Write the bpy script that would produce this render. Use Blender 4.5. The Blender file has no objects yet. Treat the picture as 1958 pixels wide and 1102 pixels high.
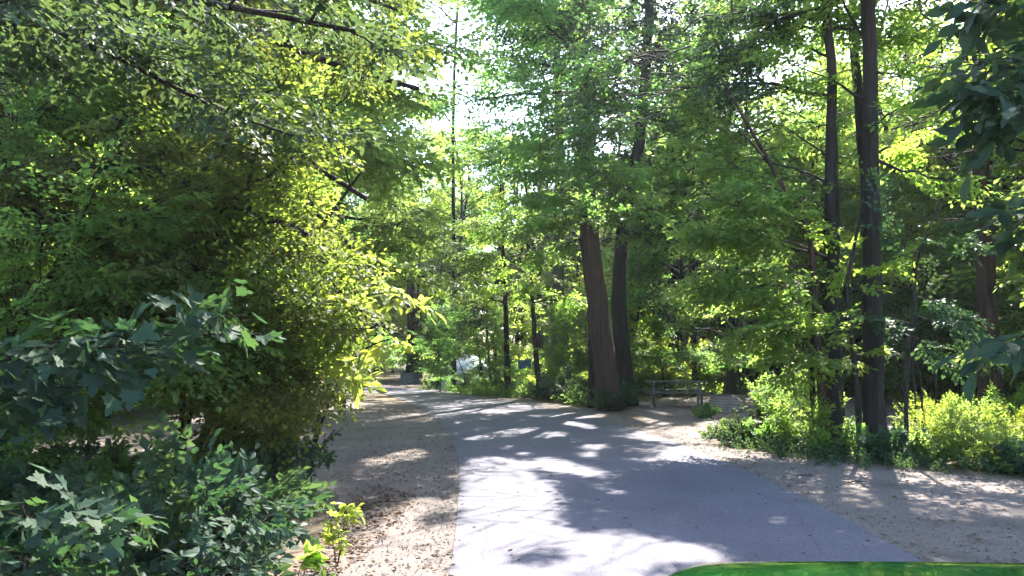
import bpy, math, random
import numpy as np
from mathutils import Vector, Matrix

# ------------------------------------------------------------------ camera, light
S = bpy.context.scene
COL = S.collection
F_PX = 1424.0            # focal length in photo pixels (photo 1958 x 1102)
CAM_H = 1.65
HORIZON = 672.0
PITCH = math.atan((HORIZON - 551.0) / F_PX)
cd = bpy.data.cameras.new('camera')
cam = bpy.data.objects.new('camera', cd)
COL.objects.link(cam)
cd.sensor_width = 36.0
cd.lens = 36.0 * F_PX / 1958.0
cd.clip_start = 0.05
cd.clip_end = 900.0
cam.location = (0, 0, CAM_H)
cam.rotation_euler = (math.pi / 2 + PITCH, 0, 0)
S.camera = cam

SUN_AZ = math.radians(25)      # clockwise from the view direction (+Y) towards +X
SUN_EL = math.radians(47)
SV = np.array([math.sin(SUN_AZ) * math.cos(SUN_EL), math.cos(SUN_AZ) * math.cos(SUN_EL), math.sin(SUN_EL)])
w = bpy.data.worlds.new('World')
S.world = w
w.use_nodes = True
nt = w.node_tree
bg = nt.nodes['Background']
sky = nt.nodes.new('ShaderNodeTexSky')
sky.sky_type = 'NISHITA'
sky.sun_disc = False
sky.sun_elevation = SUN_EL
sky.sun_rotation = SUN_AZ
sky.air_density = 1.0
sky.dust_density = 1.2
sky.ozone_density = 1.2
nt.links.new(sky.outputs[0], bg.inputs[0])
bg.inputs[1].default_value = 0.15
sd = bpy.data.lights.new('sun', 'SUN')
sd.energy = 5.0
sd.angle = math.radians(0.5)
sd.color = (1.0, 0.95, 0.86)
so = bpy.data.objects.new('sun', sd)
COL.objects.link(so)
so.rotation_euler = Vector(SV).to_track_quat('Z', 'Y').to_euler()
so.location = (10, 20, 40)
S.view_settings.view_transform = 'Standard'
S.view_settings.look = 'None'
S.view_settings.exposure = 2.7
S.view_settings.gamma = 1.0
S.cycles.use_denoising = True
S.cycles.max_bounces = 8
S.cycles.diffuse_bounces = 4
S.cycles.transmission_bounces = 6
S.cycles.glossy_bounces = 2
S.cycles.caustics_reflective = False
S.cycles.caustics_refractive = False

# ------------------------------------------------------------------ helpers
cF = np.array([0, math.cos(PITCH), math.sin(PITCH)])
cU = np.array([0, -math.sin(PITCH), math.cos(PITCH)])


def at(x, y, Y):
    """the point at ground distance Y that the photo shows at pixel x, y"""
    d = cF + (x - 979) / F_PX * np.array([1, 0, 0]) - (y - 551) / F_PX * cU
    return np.array([0, 0, CAM_H]) + d * (Y / d[1])


def gr(x, y):
    d = cF + (x - 979) / F_PX * np.array([1, 0, 0]) - (y - 551) / F_PX * cU
    return (np.array([0, 0, CAM_H]) + d * (CAM_H / -d[2]))


def to_px(P):
    q = P - np.array([0, 0, CAM_H])
    z = q @ cF
    z = np.where(np.abs(z) < 1e-4, 1e-4, z)
    return 979 + F_PX * q[:, 0] / z, 551 - F_PX * (q @ cU) / z, z


def unit(v):
    v = np.asarray(v, float)
    n = np.linalg.norm(v, axis=-1, keepdims=True)
    return v / np.where(n < 1e-9, 1, n)


class MB:
    def __init__(s):
        s.v = []; s.n = 0; s.f = []; s.sm = []

    def add(s, v, f, mat=0, smooth=False):
        """v (n,3); f (m,k) int array"""
        v = np.asarray(v, float).reshape(-1, 3); f = np.asarray(f, int)
        s.v.append(v); s.f.append((f + s.n, mat, smooth)); s.n += len(v)

    def tube(s, pts, rad, sides=6, mat=0, cap=True, rough=0.0, rng=None, squash=None):
        pts = np.asarray(pts, float); rad = np.asarray(rad, float)
        n = len(pts)
        t = np.gradient(pts, axis=0) if n > 2 else np.repeat((pts[1] - pts[0])[None], 2, 0)
        t = unit(t)
        ref = np.array([1.0, 0, 0]) if abs(t[0][2]) > 0.7 else np.array([0, 0, 1.0])
        a = unit(ref - t * (t @ ref)[:, None]); b = np.cross(t, a)
        th = np.arange(sides) / sides * 2 * math.pi
        R = rad[:, None] * np.ones(sides)
        if rough and rng is not None:
            base = np.sin(th * 3 + rng.uniform(0, 6)) * .5 + np.sin(th * 5 + rng.uniform(0, 6)) * .35
            R = R * (1 + rough * (base[None] + rng.normal(0, .45, (n, sides))))
        V = pts[:, None] + R[:, :, None] * (np.cos(th)[None, :, None] * a[:, None] + np.sin(th)[None, :, None] * b[:, None])
        i = np.arange(n - 1)[:, None] * sides; j = np.arange(sides)[None]
        j2 = (j + 1) % sides
        Fc = np.stack([i + j, i + j2, i + sides + j2, i + sides + j], -1).reshape(-1, 4)
        s.add(V.reshape(-1, 3), Fc, mat, True)
        if cap:
            base = s.n - n * sides
            s.f.append((np.array([[base + k for k in range(sides)][::-1]]), mat, False))
            s.f.append((np.array([[base + (n - 1) * sides + k for k in range(sides)]]), mat, False))

    def box(s, c, size, rot=None, mat=0):
        h = np.array(size) / 2
        V = np.array([[x, y, z] for x in (-1, 1) for y in (-1, 1) for z in (-1, 1)]) * h
        if rot is not None:
            V = V @ np.array(rot).T
        s.add(V + np.array(c), [[0, 1, 3, 2], [4, 6, 7, 5], [0, 4, 5, 1], [2, 3, 7, 6], [0, 2, 6, 4], [1, 5, 7, 3]], mat)

    def mesh(s, name, mats):
        me = bpy.data.meshes.new(name)
        V = np.concatenate(s.v) if s.v else np.zeros((0, 3))
        me.vertices.add(len(V))
        me.vertices.foreach_set('co', V.astype(np.float32).ravel())
        loops = np.concatenate([f.ravel() for f, _, _ in s.f])
        tot = np.concatenate([np.full(len(f), f.shape[1]) for f, _, _ in s.f])
        st = np.concatenate([[0], np.cumsum(tot)[:-1]])
        me.loops.add(len(loops))
        me.loops.foreach_set('vertex_index', loops.astype(np.int32))
        me.polygons.add(len(tot))
        me.polygons.foreach_set('loop_start', st.astype(np.int32))
        me.polygons.foreach_set('material_index', np.concatenate([np.full(len(f), m) for f, m, _ in s.f]).astype(np.int32))
        me.polygons.foreach_set('use_smooth', np.concatenate([np.full(len(f), q) for f, _, q in s.f]))
        me.update(calc_edges=True)
        for m in (mats if isinstance(mats, (list, tuple)) else [mats]):
            me.materials.append(m)
        return me


def link(name, me, parent=None, loc=None):
    o = bpy.data.objects.new(name, me)
    COL.objects.link(o)
    if parent is not None:
        o.parent = parent
    if loc is not None:
        o.location = loc
    return o


def tag(o, label=None, cat=None, group=None, kind=None):
    if label: o['label'] = label
    if cat: o['category'] = cat
    if group: o['group'] = group
    if kind: o['kind'] = kind
    return o


def thing(name, label, cat, loc=(0, 0, 0), group=None, rz=0):
    o = link(name, None, None, loc)
    o.rotation_euler = (0, 0, rz)
    return tag(o, label, cat, group)


def dup(root, loc, rz=0, sc=1.0, label=None, group=None, tilt=0):
    r = root.copy(); COL.objects.link(r)
    r.location = loc; r.rotation_euler = (tilt, 0, rz); r.scale = (sc, sc, sc)
    if label: r['label'] = label
    if group: r['group'] = group
    for ch in list(root.children):
        c = ch.copy(); COL.objects.link(c); c.parent = r
    return r


# ------------------------------------------------------------------ materials
def new_mat(name):
    m = bpy.data.materials.new(name); m.use_nodes = True
    n = m.node_tree; n.nodes.clear()
    out = n.nodes.new('ShaderNodeOutputMaterial')
    return m, n, out


def ramp(n, src, stops):
    r = n.nodes.new('ShaderNodeValToRGB')
    e = r.color_ramp.elements
    while len(e) < len(stops): e.new(.5)
    for k, (p, c) in enumerate(stops):
        e[k].position = p; e[k].color = (*c, 1)
    n.links.new(src, r.inputs[0])
    return r.outputs[0]


def leaf_mat(name, cols, trans, tmix=.45, rough=.5, spec=.28):
    m, n, out = new_mat(name)
    geo = n.nodes.new('ShaderNodeNewGeometry')
    c = ramp(n, geo.outputs['Random Per Island'], [(i / (len(cols) - 1), k) for i, k in enumerate(cols)])
    tc = ramp(n, geo.outputs['Random Per Island'], [(i / (len(trans) - 1), k) for i, k in enumerate(trans)])
    oi = n.nodes.new('ShaderNodeObjectInfo')
    hs = n.nodes.new('ShaderNodeHueSaturation'); hs2 = n.nodes.new('ShaderNodeHueSaturation')
    mr = n.nodes.new('ShaderNodeMapRange'); mr.inputs[3].default_value = .475; mr.inputs[4].default_value = .525
    n.links.new(oi.outputs['Random'], mr.inputs[0])
    for h, col in ((hs, c), (hs2, tc)):
        n.links.new(mr.outputs[0], h.inputs['Hue']); n.links.new(col, h.inputs['Color'])
    p = n.nodes.new('ShaderNodeBsdfPrincipled')
    p.inputs['Roughness'].default_value = rough
    p.inputs['Specular IOR Level'].default_value = spec
    n.links.new(hs.outputs[0], p.inputs['Base Color'])
    t = n.nodes.new('ShaderNodeBsdfTranslucent'); n.links.new(hs2.outputs[0], t.inputs[0])
    mx = n.nodes.new('ShaderNodeMixShader'); mx.inputs[0].default_value = tmix
    n.links.new(p.outputs[0], mx.inputs[1]); n.links.new(t.outputs[0], mx.inputs[2])
    n.links.new(mx.outputs[0], out.inputs[0])
    return m


def noisy(name, c1, c2, scale, rough=.9, bump=.3, bscale=None, detail=6, stretch=None, c3=None, spec=.3, metal=0, bdist=.02, speck=None):
    m, n, out = new_mat(name)
    tc = n.nodes.new('ShaderNodeTexCoord'); mp = n.nodes.new('ShaderNodeMapping')
    n.links.new(tc.outputs['Object'], mp.inputs[0])
    if stretch: mp.inputs['Scale'].default_value = stretch
    nz = n.nodes.new('ShaderNodeTexNoise'); nz.inputs['Scale'].default_value = scale; nz.inputs['Detail'].default_value = detail
    nz.inputs['Roughness'].default_value = .65
    n.links.new(mp.outputs[0], nz.inputs[0])
    stops = [(.3, c1), (.7, c2)] if c3 is None else [(.28, c1), (.5, c2), (.72, c3)]
    col = ramp(n, nz.outputs[0], stops)
    if speck:   # (scale, colour, threshold)
        v = n.nodes.new('ShaderNodeTexNoise'); v.inputs['Scale'].default_value = speck[0]; v.inputs['Detail'].default_value = 3
        n.links.new(mp.outputs[0], v.inputs[0])
        f = ramp(n, v.outputs[0], [(speck[2], (0, 0, 0)), (speck[2] + .06, (1, 1, 1))])
        mxc = n.nodes.new('ShaderNodeMix'); mxc.data_type = 'RGBA'
        n.links.new(f, mxc.inputs[0]); n.links.new(col, mxc.inputs[6]); mxc.inputs[7].default_value = (*speck[1], 1)
        col = mxc.outputs[2]
    p = n.nodes.new('ShaderNodeBsdfPrincipled'); p.inputs['Roughness'].default_value = rough
    p.inputs['Specular IOR Level'].default_value = spec; p.inputs['Metallic'].default_value = metal
    n.links.new(col, p.inputs['Base Color'])
    b = n.nodes.new('ShaderNodeBump'); b.inputs['Strength'].default_value = bump; b.inputs['Distance'].default_value = bdist
    nb = n.nodes.new('ShaderNodeTexNoise'); nb.inputs['Scale'].default_value = bscale or scale * 4; nb.inputs['Detail'].default_value = 8
    n.links.new(mp.outputs[0], nb.inputs[0]); n.links.new(nb.outputs[0], b.inputs['Height']); n.links.new(b.outputs[0], p.inputs['Normal'])
    n.links.new(p.outputs[0], out.inputs[0])
    return m


G = {}
TR = [(.31, .51, .09), (.42, .60, .11), (.20, .40, .09)]
G['leaf_mid'] = leaf_mat('leaf_mid_green', [(.024, .062, .012), (.052, .095, .018), (.034, .075, .018)], TR, .52)
G['leaf_yellow'] = leaf_mat('leaf_yellow_green', [(.045, .085, .012), (.07, .11, .018), (.035, .07, .016)], [(.46, .64, .07), (.58, .72, .10), (.34, .54, .07)], .56)
G['leaf_deep'] = leaf_mat('leaf_deep_green', [(.02, .042, .020), (.032, .060, .028), (.028, .050, .032)], [(.09, .17, .05), (.13, .22, .05), (.07, .14, .05)], .30, .55, .2)
G['leaf_olive'] = leaf_mat('leaf_olive', [(.035, .05, .014), (.055, .062, .018), (.03, .045, .014)], [(.15, .23, .04), (.22, .31, .05), (.10, .16, .03)], .38, .6, .14)
G['leaf_shade'] = leaf_mat('leaf_shaded_blue_green', [(.012, .030, .018), (.026, .052, .026), (.018, .040, .030), (.034, .055, .022)], [(.05, .12, .04), (.10, .18, .04)], .28, .65, .15)  # near leaves: shade and sky tint put into darker, bluer colours
G['leaf_gold'] = leaf_mat('leaf_golden_green', [(.030, .048, .010), (.045, .06, .012), (.024, .04, .012)], [(.26, .42, .05), (.36, .52, .06), (.17, .29, .04)], .5, .55, .2)
G['bark'] = noisy('bark_grey_brown', (.006, .005, .004), (.034, .025, .020), 13, .95, 1.0, 20, stretch=(1, 1, .15), bdist=.05)
G['bark_red'] = noisy('bark_reddish', (.014, .009, .007), (.05, .028, .021), 13, .95, 1.0, 20, stretch=(1, 1, .13), bdist=.08, c3=(.085, .05, .038))
G['bark_pale'] = noisy('bark_pale', (.06, .055, .045), (.16, .15, .12), 5, .95, .6, 14, stretch=(1, 1, .3), bdist=.03)
G['litter'] = leaf_mat('dead_leaf', [(.055, .032, .02), (.12, .08, .052), (.19, .14, .10)], [(.15, .08, .03), (.25, .15, .06)], .15, .8, .2)
G['stone'] = noisy('pebble_stone', (.08, .068, .06), (.22, .185, .17), 9, .9, .2)

# ------------------------------------------------------------------ where the sun comes through the canopy
# patches of sunlight on the ground, as ellipses seen in the photo: x, y, rx, ry, tilt
PATCH = [
    (985, 985, 105, 85, 0), (940, 905, 75, 32, 0), (1010, 1075, 150, 50, 0), (1180, 1055, 150, 40, 4), (1330, 1060, 90, 26, 8),
    (760, 1060, 130, 55, -12), (770, 990, 90, 30, -20), (700, 1105, 90, 60, 0), (895, 1060, 60, 80, 0), (900, 960, 45, 60, 0),
    (1060, 893, 60, 16, 8), (1120, 905, 42, 13, 10), (780, 870, 55, 13, -3), (720, 882, 40, 10, -5), (1000, 1150, 400, 60, 0),
    (905, 838, 22, 5, 0), (1075, 810, 28, 5, 5), (1110, 815, 40, 7, 8), (1130, 857, 36, 6, 0), (1122, 872, 24, 10, 0), (1065, 833, 17, 5, 0),
    (1155, 935, 22, 6, 10), (1190, 945, 28, 7, 14), (1175, 925, 16, 5, 20), (1160, 950, 18, 6, 0), (1230, 957, 18, 6, 12), (1262, 928, 12, 4, 0),
    (1485, 996, 38, 11, 8), (1405, 935, 13, 5, 0), (1520, 1010, 14, 5, 8), (1220, 862, 14, 4, 0), (970, 858, 25, 6, 0), (1000, 870, 30, 5, 0),
    (1000, 806, 14, 3, 0), (870, 810, 14, 3, 0), (810, 742, 58, 3.5, 0), (1240, 805, 44, 7, 10), (1260, 822, 38, 6, 12), (1020, 797, 15, 3, 0),
    (1270, 995, 30, 5, 8), (1240, 1003, 18, 5, 0), (1150, 980, 20, 6, 0), (1340, 945, 9, 4, 0), (1100, 843, 10, 3, 0), (1880, 935, 40, 6, 8),
    (1930, 965, 25, 6, 5), (1690, 845, 60, 9, 0), (1520, 800, 60, 6, 0), (1260, 790, 34, 4, 8),
    (1870, 860, 90, 20, 0), (1780, 830, 40, 10, 0), (1110, 768, 30, 2.5, 3), (700, 740, 60, 5, 0),
    (640, 775, 60, 10, 0), (480, 820, 60, 12, 0), (360, 800, 60, 12, 0), (830, 722, 40, 8, 0), (640, 722, 70, 6, 0),
]
# shafts of light that reach foliage: point, radius
def shafts():
    L = []
    for x, y, Y, r in [(740, 610, 6.8, .9), (720, 520, 6.9, .8), (700, 700, 6.8, .8), 
                       (1420, 500, 15, 1.3), (1800, 600, 16, 1.6), (1850, 800, 12, 1.4), (1700, 760, 15, 1.2), (1150, 640, 21, 1.0), (1120, 400, 19.5, 1.6),
                       (1260, 700, 27, 1.6), (1000, 690, 31, 1.8), (900, 690, 32, 1.8), (830, 690, 36, 2.0), (1900, 200, 11, .8), (1500, 640, 13.5, .8),
                       (650, 940, 5.6, .45), (590, 1085, 3.6, .35), (900, 430, 30, 2.5), (1050, 480, 26, 2.0), (960, 660, 33, 2.2), (1080, 660, 31, 2.0), (850, 560, 34, 2.4), (960, 560, 30, 1.8), (1300, 620, 27, 2.2), (1360, 680, 27, 2.2), (1700, 640, 17, 1.6), (1820, 420, 16, 1.8), (1900, 700, 15, 1.5), (1450, 600, 19, 1.6), (820, 400, 33, 2.5), (1000, 330, 30, 2.5), (1400, 380, 20, 1.8), (1760, 300, 15, 1.6), (880, 600, 29, 2), (1000, 600, 27, 2), (1080, 560, 26, 2), (940, 480, 28, 2.2), (860, 460, 30, 2.2), (1040, 380, 25, 2), (1060, 690, 29, 1.8), (960, 330, 29, 2.4), (1150, 120, 18, 1.2), (1780, 150, 16, 2.4), (1850, 300, 15, 2.2), (1720, 420, 16, 2.0), (1920, 480, 15, 1.8)]:
        L.append((at(x, y, Y), r))
    return L
SHAFTS = shafts()


def carved(P):
    """True for points that would shade a sunlit patch"""
    P = np.asarray(P)
    t = P[:, 2] / SV[2]
    g = P - SV[None] * t[:, None]
    g = g + 0.10 * np.stack([np.sin(P[:, 0] * 3.1 + P[:, 2] * 2.3) + .6 * np.sin(P[:, 1] * 7.7), np.sin(P[:, 1] * 3.7 + P[:, 0] * 1.9) + .6 * np.sin(P[:, 2] * 8.1), 0 * t], -1)
    x, y, z = to_px(g)
    k = np.zeros(len(P), bool)
    ok = (z > 1.2) & (g[:, 1] > 2.5) & (P[:, 2] > .5)
    for cx, cy, rx, ry, a in PATCH:
        a = math.radians(a); dx = x - cx; dy = y - cy
        u = dx * math.cos(a) + dy * math.sin(a); v = -dx * math.sin(a) + dy * math.cos(a)
        k |= (u / rx) ** 2 + (v / ry) ** 2 < 1
    k &= ok
    k &= ~(((x - 1037) / 40) ** 2 + ((y - 1072) / 15) ** 2 < 1)     # one low sprig keeps its shadow on the sunny stretch
    for C, r in SHAFTS:
        q = P - C
        a = q @ SV
        d = np.linalg.norm(q - a[:, None] * SV, axis=1)
        k |= (a > 1.2) & (d < r * (1 + .3 * np.sin(P[:, 0] * 4 + P[:, 1] * 5)))
    return k


# ------------------------------------------------------------------ leaves
def leafshape(kind):
    if kind == 'low':
        v = [(0, 0, 0), (.45, -.30, .06), (1, 0, -.06), (.45, .30, .06)]
        f = [[0, 1, 2, 3]]
    elif kind == 'mid':
        v = [(0, 0, 0), (.28, -.27, .05), (.68, -.22, .04), (1, 0, -.08), (.68, .22, .04), (.28, .27, .05)]
        f = [[0, 1, 2, 3], [0, 3, 4, 5]]
    elif kind == 'ovate':
        v = [(-.22, 0, .02), (0, 0, 0), (.16, -.22, .03), (.42, -.30, .05), (.70, -.20, .02), (1, 0, -.12), (.70, .20, .02), (.42, .30, .05), (.16, .22, .03), (.42, 0, -.02), (.70, 0, -.05)]
        f = [[1, 2, 3, 9], [9, 3, 4, 10], [1, 9, 7, 8], [9, 10, 6, 7]]
        return np.array(v, float), [np.array(f), np.array([[10, 4, 5], [10, 5, 6], [0, 2, 1], [0, 1, 8]])]
    elif kind == 'maple':
        o = [(0, 0), (.02, -.28), (-.06, -.42), (.22, -.36), (.36, -.56), (.46, -.34), (.60, -.30), (.54, -.15), (.78, -.16), (1, 0),
             (.78, .16), (.54, .15), (.60, .30), (.46, .34), (.36, .56), (.22, .36), (-.06, .42), (.02, .28)]
        v = [(x, y, .10 * abs(y) - .08 * x * x) for x, y in o] + [(.3, 0, -.03)]
        n = len(o)
        return np.array(v, float), [np.array([[n, i, (i + 1) % n] for i in range(n)])]
    return np.array(v, float), [np.array(f)]


SHAPES = {k: leafshape(k) for k in ('low', 'mid', 'ovate', 'maple')}


def put_leaves(mb, P, D, N, size, shape='low', mat=0):
    """P,D,N (n,3): base, axis, normal; size (n,)"""
    v, fs = SHAPES[shape]
    D = unit(D); N = unit(N - D * np.sum(N * D, 1)[:, None]); B = np.cross(N, D)
    V = P[:, None] + size[:, None, None] * (v[None, :, 0, None] * D[:, None] + v[None, :, 1, None] * B[:, None] + v[None, :, 2, None] * N[:, None])
    n, k = len(P), len(v)
    base = mb.n
    mb.v.append(V.reshape(-1, 3)); mb.n += n * k
    off = (np.arange(n) * k)[:, None, None] + base
    for f in fs:
        mb.f.append(((f[None] + off).reshape(-1, f.shape[1]), mat, False))


def spray_template(rng, step=.085, side=.55, kk=6):
    P, D, N = [], [], []
    tw = []
    def shoot(p0, d, L, lev):
        n = max(2, int(L / step))
        s = 1
        pts = []
        for i in range(n + 1):
            t = i / n
            p = p0 + d * L * t + np.array([0, 0, -.18 * (L * t) ** 2]) + np.array([0, 0, .01 * rng.normal()])
            pts.append(p)
            if i > 0:
                a = s * math.radians(rng.uniform(30, 65)) if i < n else rng.normal() * .2
                dd = np.array([d[0] * math.cos(a) - d[1] * math.sin(a), d[0] * math.sin(a) + d[1] * math.cos(a), -.1 - .35 * rng.random()])
                P.append(p); D.append(dd); N.append([rng.normal() * .38, rng.normal() * .38, 1])
                s = -s
        tw.append((np.array(pts), lev))
        if lev < 1:
            k = kk
            for i in range(k):
                t = .12 + .75 * i / k + .05 * rng.random()
                a = (1 if i % 2 else -1) * math.radians(rng.uniform(32, 60))
                dd = np.array([math.cos(a), math.sin(a), -.05 + .12 * rng.normal()])
                shoot(p0 + d * L * t + np.array([0, 0, -.18 * (L * t) ** 2]), dd, side * (1.15 - t) * rng.uniform(.7, 1.1), lev + 1)
    shoot(np.zeros(3), np.array([1.0, 0, 0]), 1.0, 0)
    return np.array(P), unit(D), unit(N), tw


_r = np.random.default_rng(5)
SPR = [spray_template(_r) for _ in range(5)]
SPR_NEAR = [spray_template(_r, .28, .6, 2) for _ in range(6)]     # few leaves, for sprigs close to the camera


def sprays(mb, O, X, scale, lsize, rng, shape='low', mat=0, twigmat=1, tmpl=SPR, carve=True, keep=1.0, twigs=True, off=np.zeros(3), upj=.45):
    """place spray templates: origins O, axis X, lengths scale"""
    O = np.asarray(O, float); X = unit(X); scale = np.asarray(scale, float)
    Z = np.array([0, 0, 1.0]) + rng.normal(0, upj, (len(O), 3))
    Z = unit(Z - X * np.sum(Z * X, 1)[:, None]); Yv = np.cross(Z, X)
    which = rng.integers(0, len(tmpl), len(O))
    for k, (P, D, N, tw) in enumerate(tmpl):
        m = which == k
        if not m.any(): continue
        R = np.stack([X[m], Yv[m], Z[m]], -1)          # columns
        o = O[m]; s = scale[m]
        PP = (np.einsum('nij,lj->nli', R, P) * s[:, None, None] + o[:, None]).reshape(-1, 3)
        DD = np.einsum('nij,lj->nli', R, D).reshape(-1, 3) + rng.normal(0, .18, (len(PP), 3))
        NN = np.einsum('nij,lj->nli', R, N).reshape(-1, 3) + rng.normal(0, .18, (len(PP), 3))
        sz = lsize * rng.uniform(.6, 1.25, len(PP))
        ok = rng.random(len(PP)) < keep
        if carve:
            ok &= ~carved(PP + off)
        put_leaves(mb, PP[ok], DD[ok], NN[ok], sz[ok], shape, mat)
        if twigs:
            for pts, lev in tw:
                if lev > 0: continue
                a = pts[[0, len(pts) // 2, -1]]
                kp = ~carved(o + X[m] * s[:, None] * .5 + off) if carve else np.ones(len(o), bool)
                W = np.einsum('nij,lj->nli', R, a) * s[:, None, None] + o[:, None]
                r = .007 * s
                n = len(o)
                th = np.array([0, 2.1, 4.2])
                ring = (np.cos(th)[:, None] * Yv[m][:, None, :] + np.sin(th)[:, None] * Z[m][:, None, :])   # n,3,3
                Vt = np.stack([W[:, i][:, None] + ring * (r * q)[:, None, None] for i, q in enumerate((1, .7, .2))], 1)  # n,3rings,3,3
                Vt = Vt[kp]; n = len(Vt)
                base = mb.n
                mb.v.append(Vt.reshape(-1, 3)); mb.n += n * 9
                f = []
                for i in range(2):
                    for j in range(3):
                        f.append([i * 3 + j, i * 3 + (j + 1) % 3, i * 3 + 3 + (j + 1) % 3, i * 3 + 3 + j])
                f = np.array(f)
                mb.f.append(((f[None] + (np.arange(n) * 9)[:, None, None] + base).reshape(-1, 4), twigmat, True))


def curve(p0, p1, rise, rng, n=7, wob=.03):
    p0 = np.array(p0, float); p1 = np.array(p1, float)
    t = np.linspace(0, 1, n)[:, None]
    L = np.linalg.norm(p1 - p0)
    p = p0 + (p1 - p0) * t
    p[:, 2] += (rise * L * 4 * t * (1 - t))[:, 0]
    j = rng.normal(0, wob * L, (n, 3)); j[0] = 0; j[-1] = 0
    return p + j * .6


class Tree:
    """collects a trunk mesh and the sprays of a crown; all in local coordinates (base at 0)"""
    def __init__(s, seed, base=(0, 0, 0)):
        s.rng = np.random.default_rng(seed); s.bark = MB(); s.O = []; s.X = []; s.S = []; s.base = np.array(base, float)

    def trunk(s, pts, r0, r1, sides=12, rough=.05, flare=1.5, n=22):
        pts = np.asarray(pts, float)
        d = np.concatenate([[0], np.cumsum(np.linalg.norm(np.diff(pts, axis=0), axis=1))]); d /= d[-1]
        t = np.linspace(0, 1, n) ** 1.15
        P = np.stack([np.interp(t, d, pts[:, i]) for i in range(3)], -1)
        k = np.ones(3) / 3
        Q = P.copy()
        for i in range(3): Q[1:-1, i] = np.convolve(P[:, i], k, 'valid')
        P = Q + s.rng.normal(0, min(.012, r0 * .10), P.shape) * np.array([1, 1, 0]) * (t[:, None] > .02)
        r = r0 + (r1 - r0) * t
        r = r * (1 + (flare - 1) * np.exp(-t * 22))
        s.bark.tube(P, r, sides, rough=rough, rng=s.rng)
        s.path = P; s.rad = r
        return s

    def on(s, u):
        i = u * (len(s.path) - 1); a = int(i); b = min(a + 1, len(s.path) - 1)
        return s.path[a] + (s.path[b] - s.path[a]) * (i - a), s.rad[a]

    def at_z(s, z):
        i = int(np.argmin(np.abs(s.path[:, 2] - z)))
        return s.path[i], s.rad[i]

    def limb(s, p0, p1, r0, rise=.08, nspr=12, slen=.9, t0=.25, side=True, spread=.9, sides=5):
        rng = s.rng
        c = curve(p0, p1, rise, rng)
        L = np.linalg.norm(np.array(p1) - np.array(p0))
        if s.base[1] == 0 or carved(c + s.base).mean() < .35:
            s.bark.tube(c, np.linspace(r0, min(r0, max(.006, r0 * .18)), len(c)), sides, cap=False)
        d = unit(c[-1] - c[0])
        def pt(t):
            i = t * (len(c) - 1); a = min(int(i), len(c) - 2)
            return c[a] + (c[a + 1] - c[a]) * (i - a)
        for k in range(nspr):
            t = t0 + (1 - t0) * (k + .5 * rng.random()) / nspr
            p = pt(min(t, 1))
            sg = 1 if k % 2 else -1
            a = sg * rng.uniform(.3, 1.2) * spread
            dd = np.array([d[0] * math.cos(a) - d[1] * math.sin(a), d[0] * math.sin(a) + d[1] * math.cos(a), d[2] * .4 - .12 + rng.normal() * .30])
            if side and L > 1.6 and rng.random() < .6:
                l2 = L * rng.uniform(.15, .32) * (1.15 - t * .5)
                q = p + unit(dd) * l2 + np.array([0, 0, rng.normal() * .12 * l2])
                cc = curve(p, q, .06, rng, 4)
                s.bark.tube(cc, np.linspace(r0 * .35, .005, 4), 4, cap=False)
                for tt in (.35, .7, 1):
                    pp = p + (q - p) * tt
                    a2 = rng.normal() * .7
                    d2 = np.array([dd[0] * math.cos(a2) - dd[1] * math.sin(a2), dd[0] * math.sin(a2) + dd[1] * math.cos(a2), -.05 + rng.normal() * .15])
                    s.O.append(pp); s.X.append(d2); s.S.append(slen * rng.uniform(.6, 1.1))
            s.O.append(p); s.X.append(dd); s.S.append(slen * rng.uniform(.6, 1.15))
        s.O.append(pt(1)); s.X.append(d); s.S.append(slen)

    def crown(s, z0, z1, R, n, nspr=10, slen=.95, profile='oval', r0=.05, up=.35, az0=0, skip=None):
        rng = s.rng
        for i in range(n):
            u = (i + rng.random() * .8) / n
            z = z0 + (z1 - z0) * u
            p, rr = s.at_z(z)
            if profile == 'oval': L = R * (.55 + .45 * math.sin(math.pi * min(1, u * .85 + .12))) * (1 - .45 * u * u)
            elif profile == 'cone': L = R * (1.05 - .8 * u)
            else: L = R * (.35 + .75 * u)
            L *= rng.uniform(.65, 1.12)
            az = az0 + i * 2.39996 + rng.normal() * .3
            if skip and skip(az, u): continue
            e = up * (.1 + u) + rng.normal() * .24
            q = p + np.array([math.cos(az) * math.cos(e), math.sin(az) * math.cos(e), math.sin(e)]) * L
            s.limb(p, q, min(rr * .5, r0 * (1.2 - .7 * u)), .05 + .04 * rng.random(), nspr, slen)
        # leader
        p = s.path[-1]
        for k in range(6):
            a = k * 1.05
            s.O.append(p - np.array([0, 0, .15 * k])); s.X.append([math.cos(a), math.sin(a), .5]); s.S.append(slen)
        return s

    def build(s, name, label, cat, leaf, bark, lsize=.12, shape='low', group=None, tmpl=SPR, carve=True, keep=1.0, extra=None, twigs=True):
        o = thing(name, label, cat, tuple(s.base), group)
        t = link('trunk', s.bark.mesh('trunk', G[bark]), o)
        mb = MB()
        if s.O:
            sprays(mb, s.O, s.X, s.S, lsize, s.rng, shape, tmpl=tmpl, carve=carve, keep=keep, off=s.base, twigs=twigs)
        if mb.n:
            c = link('crown', mb.mesh('crown', [G[leaf], G[bark]]), o)
        s.obj = o; s.args = dict(leaf=leaf, bark=bark, lsize=lsize, shape=shape, tmpl=tmpl, keep=keep, twigs=twigs)
        return o


def need_carve(tr, loc, rz, sc):
    if tr in SHR.values(): return 0
    O = np.array(tr.O) * sc
    c, sn = math.cos(rz), math.sin(rz)
    W = np.stack([O[:, 0] * c - O[:, 1] * sn, O[:, 0] * sn + O[:, 1] * c, O[:, 2]], -1) + np.array(loc)
    return carved(W).mean()


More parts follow.
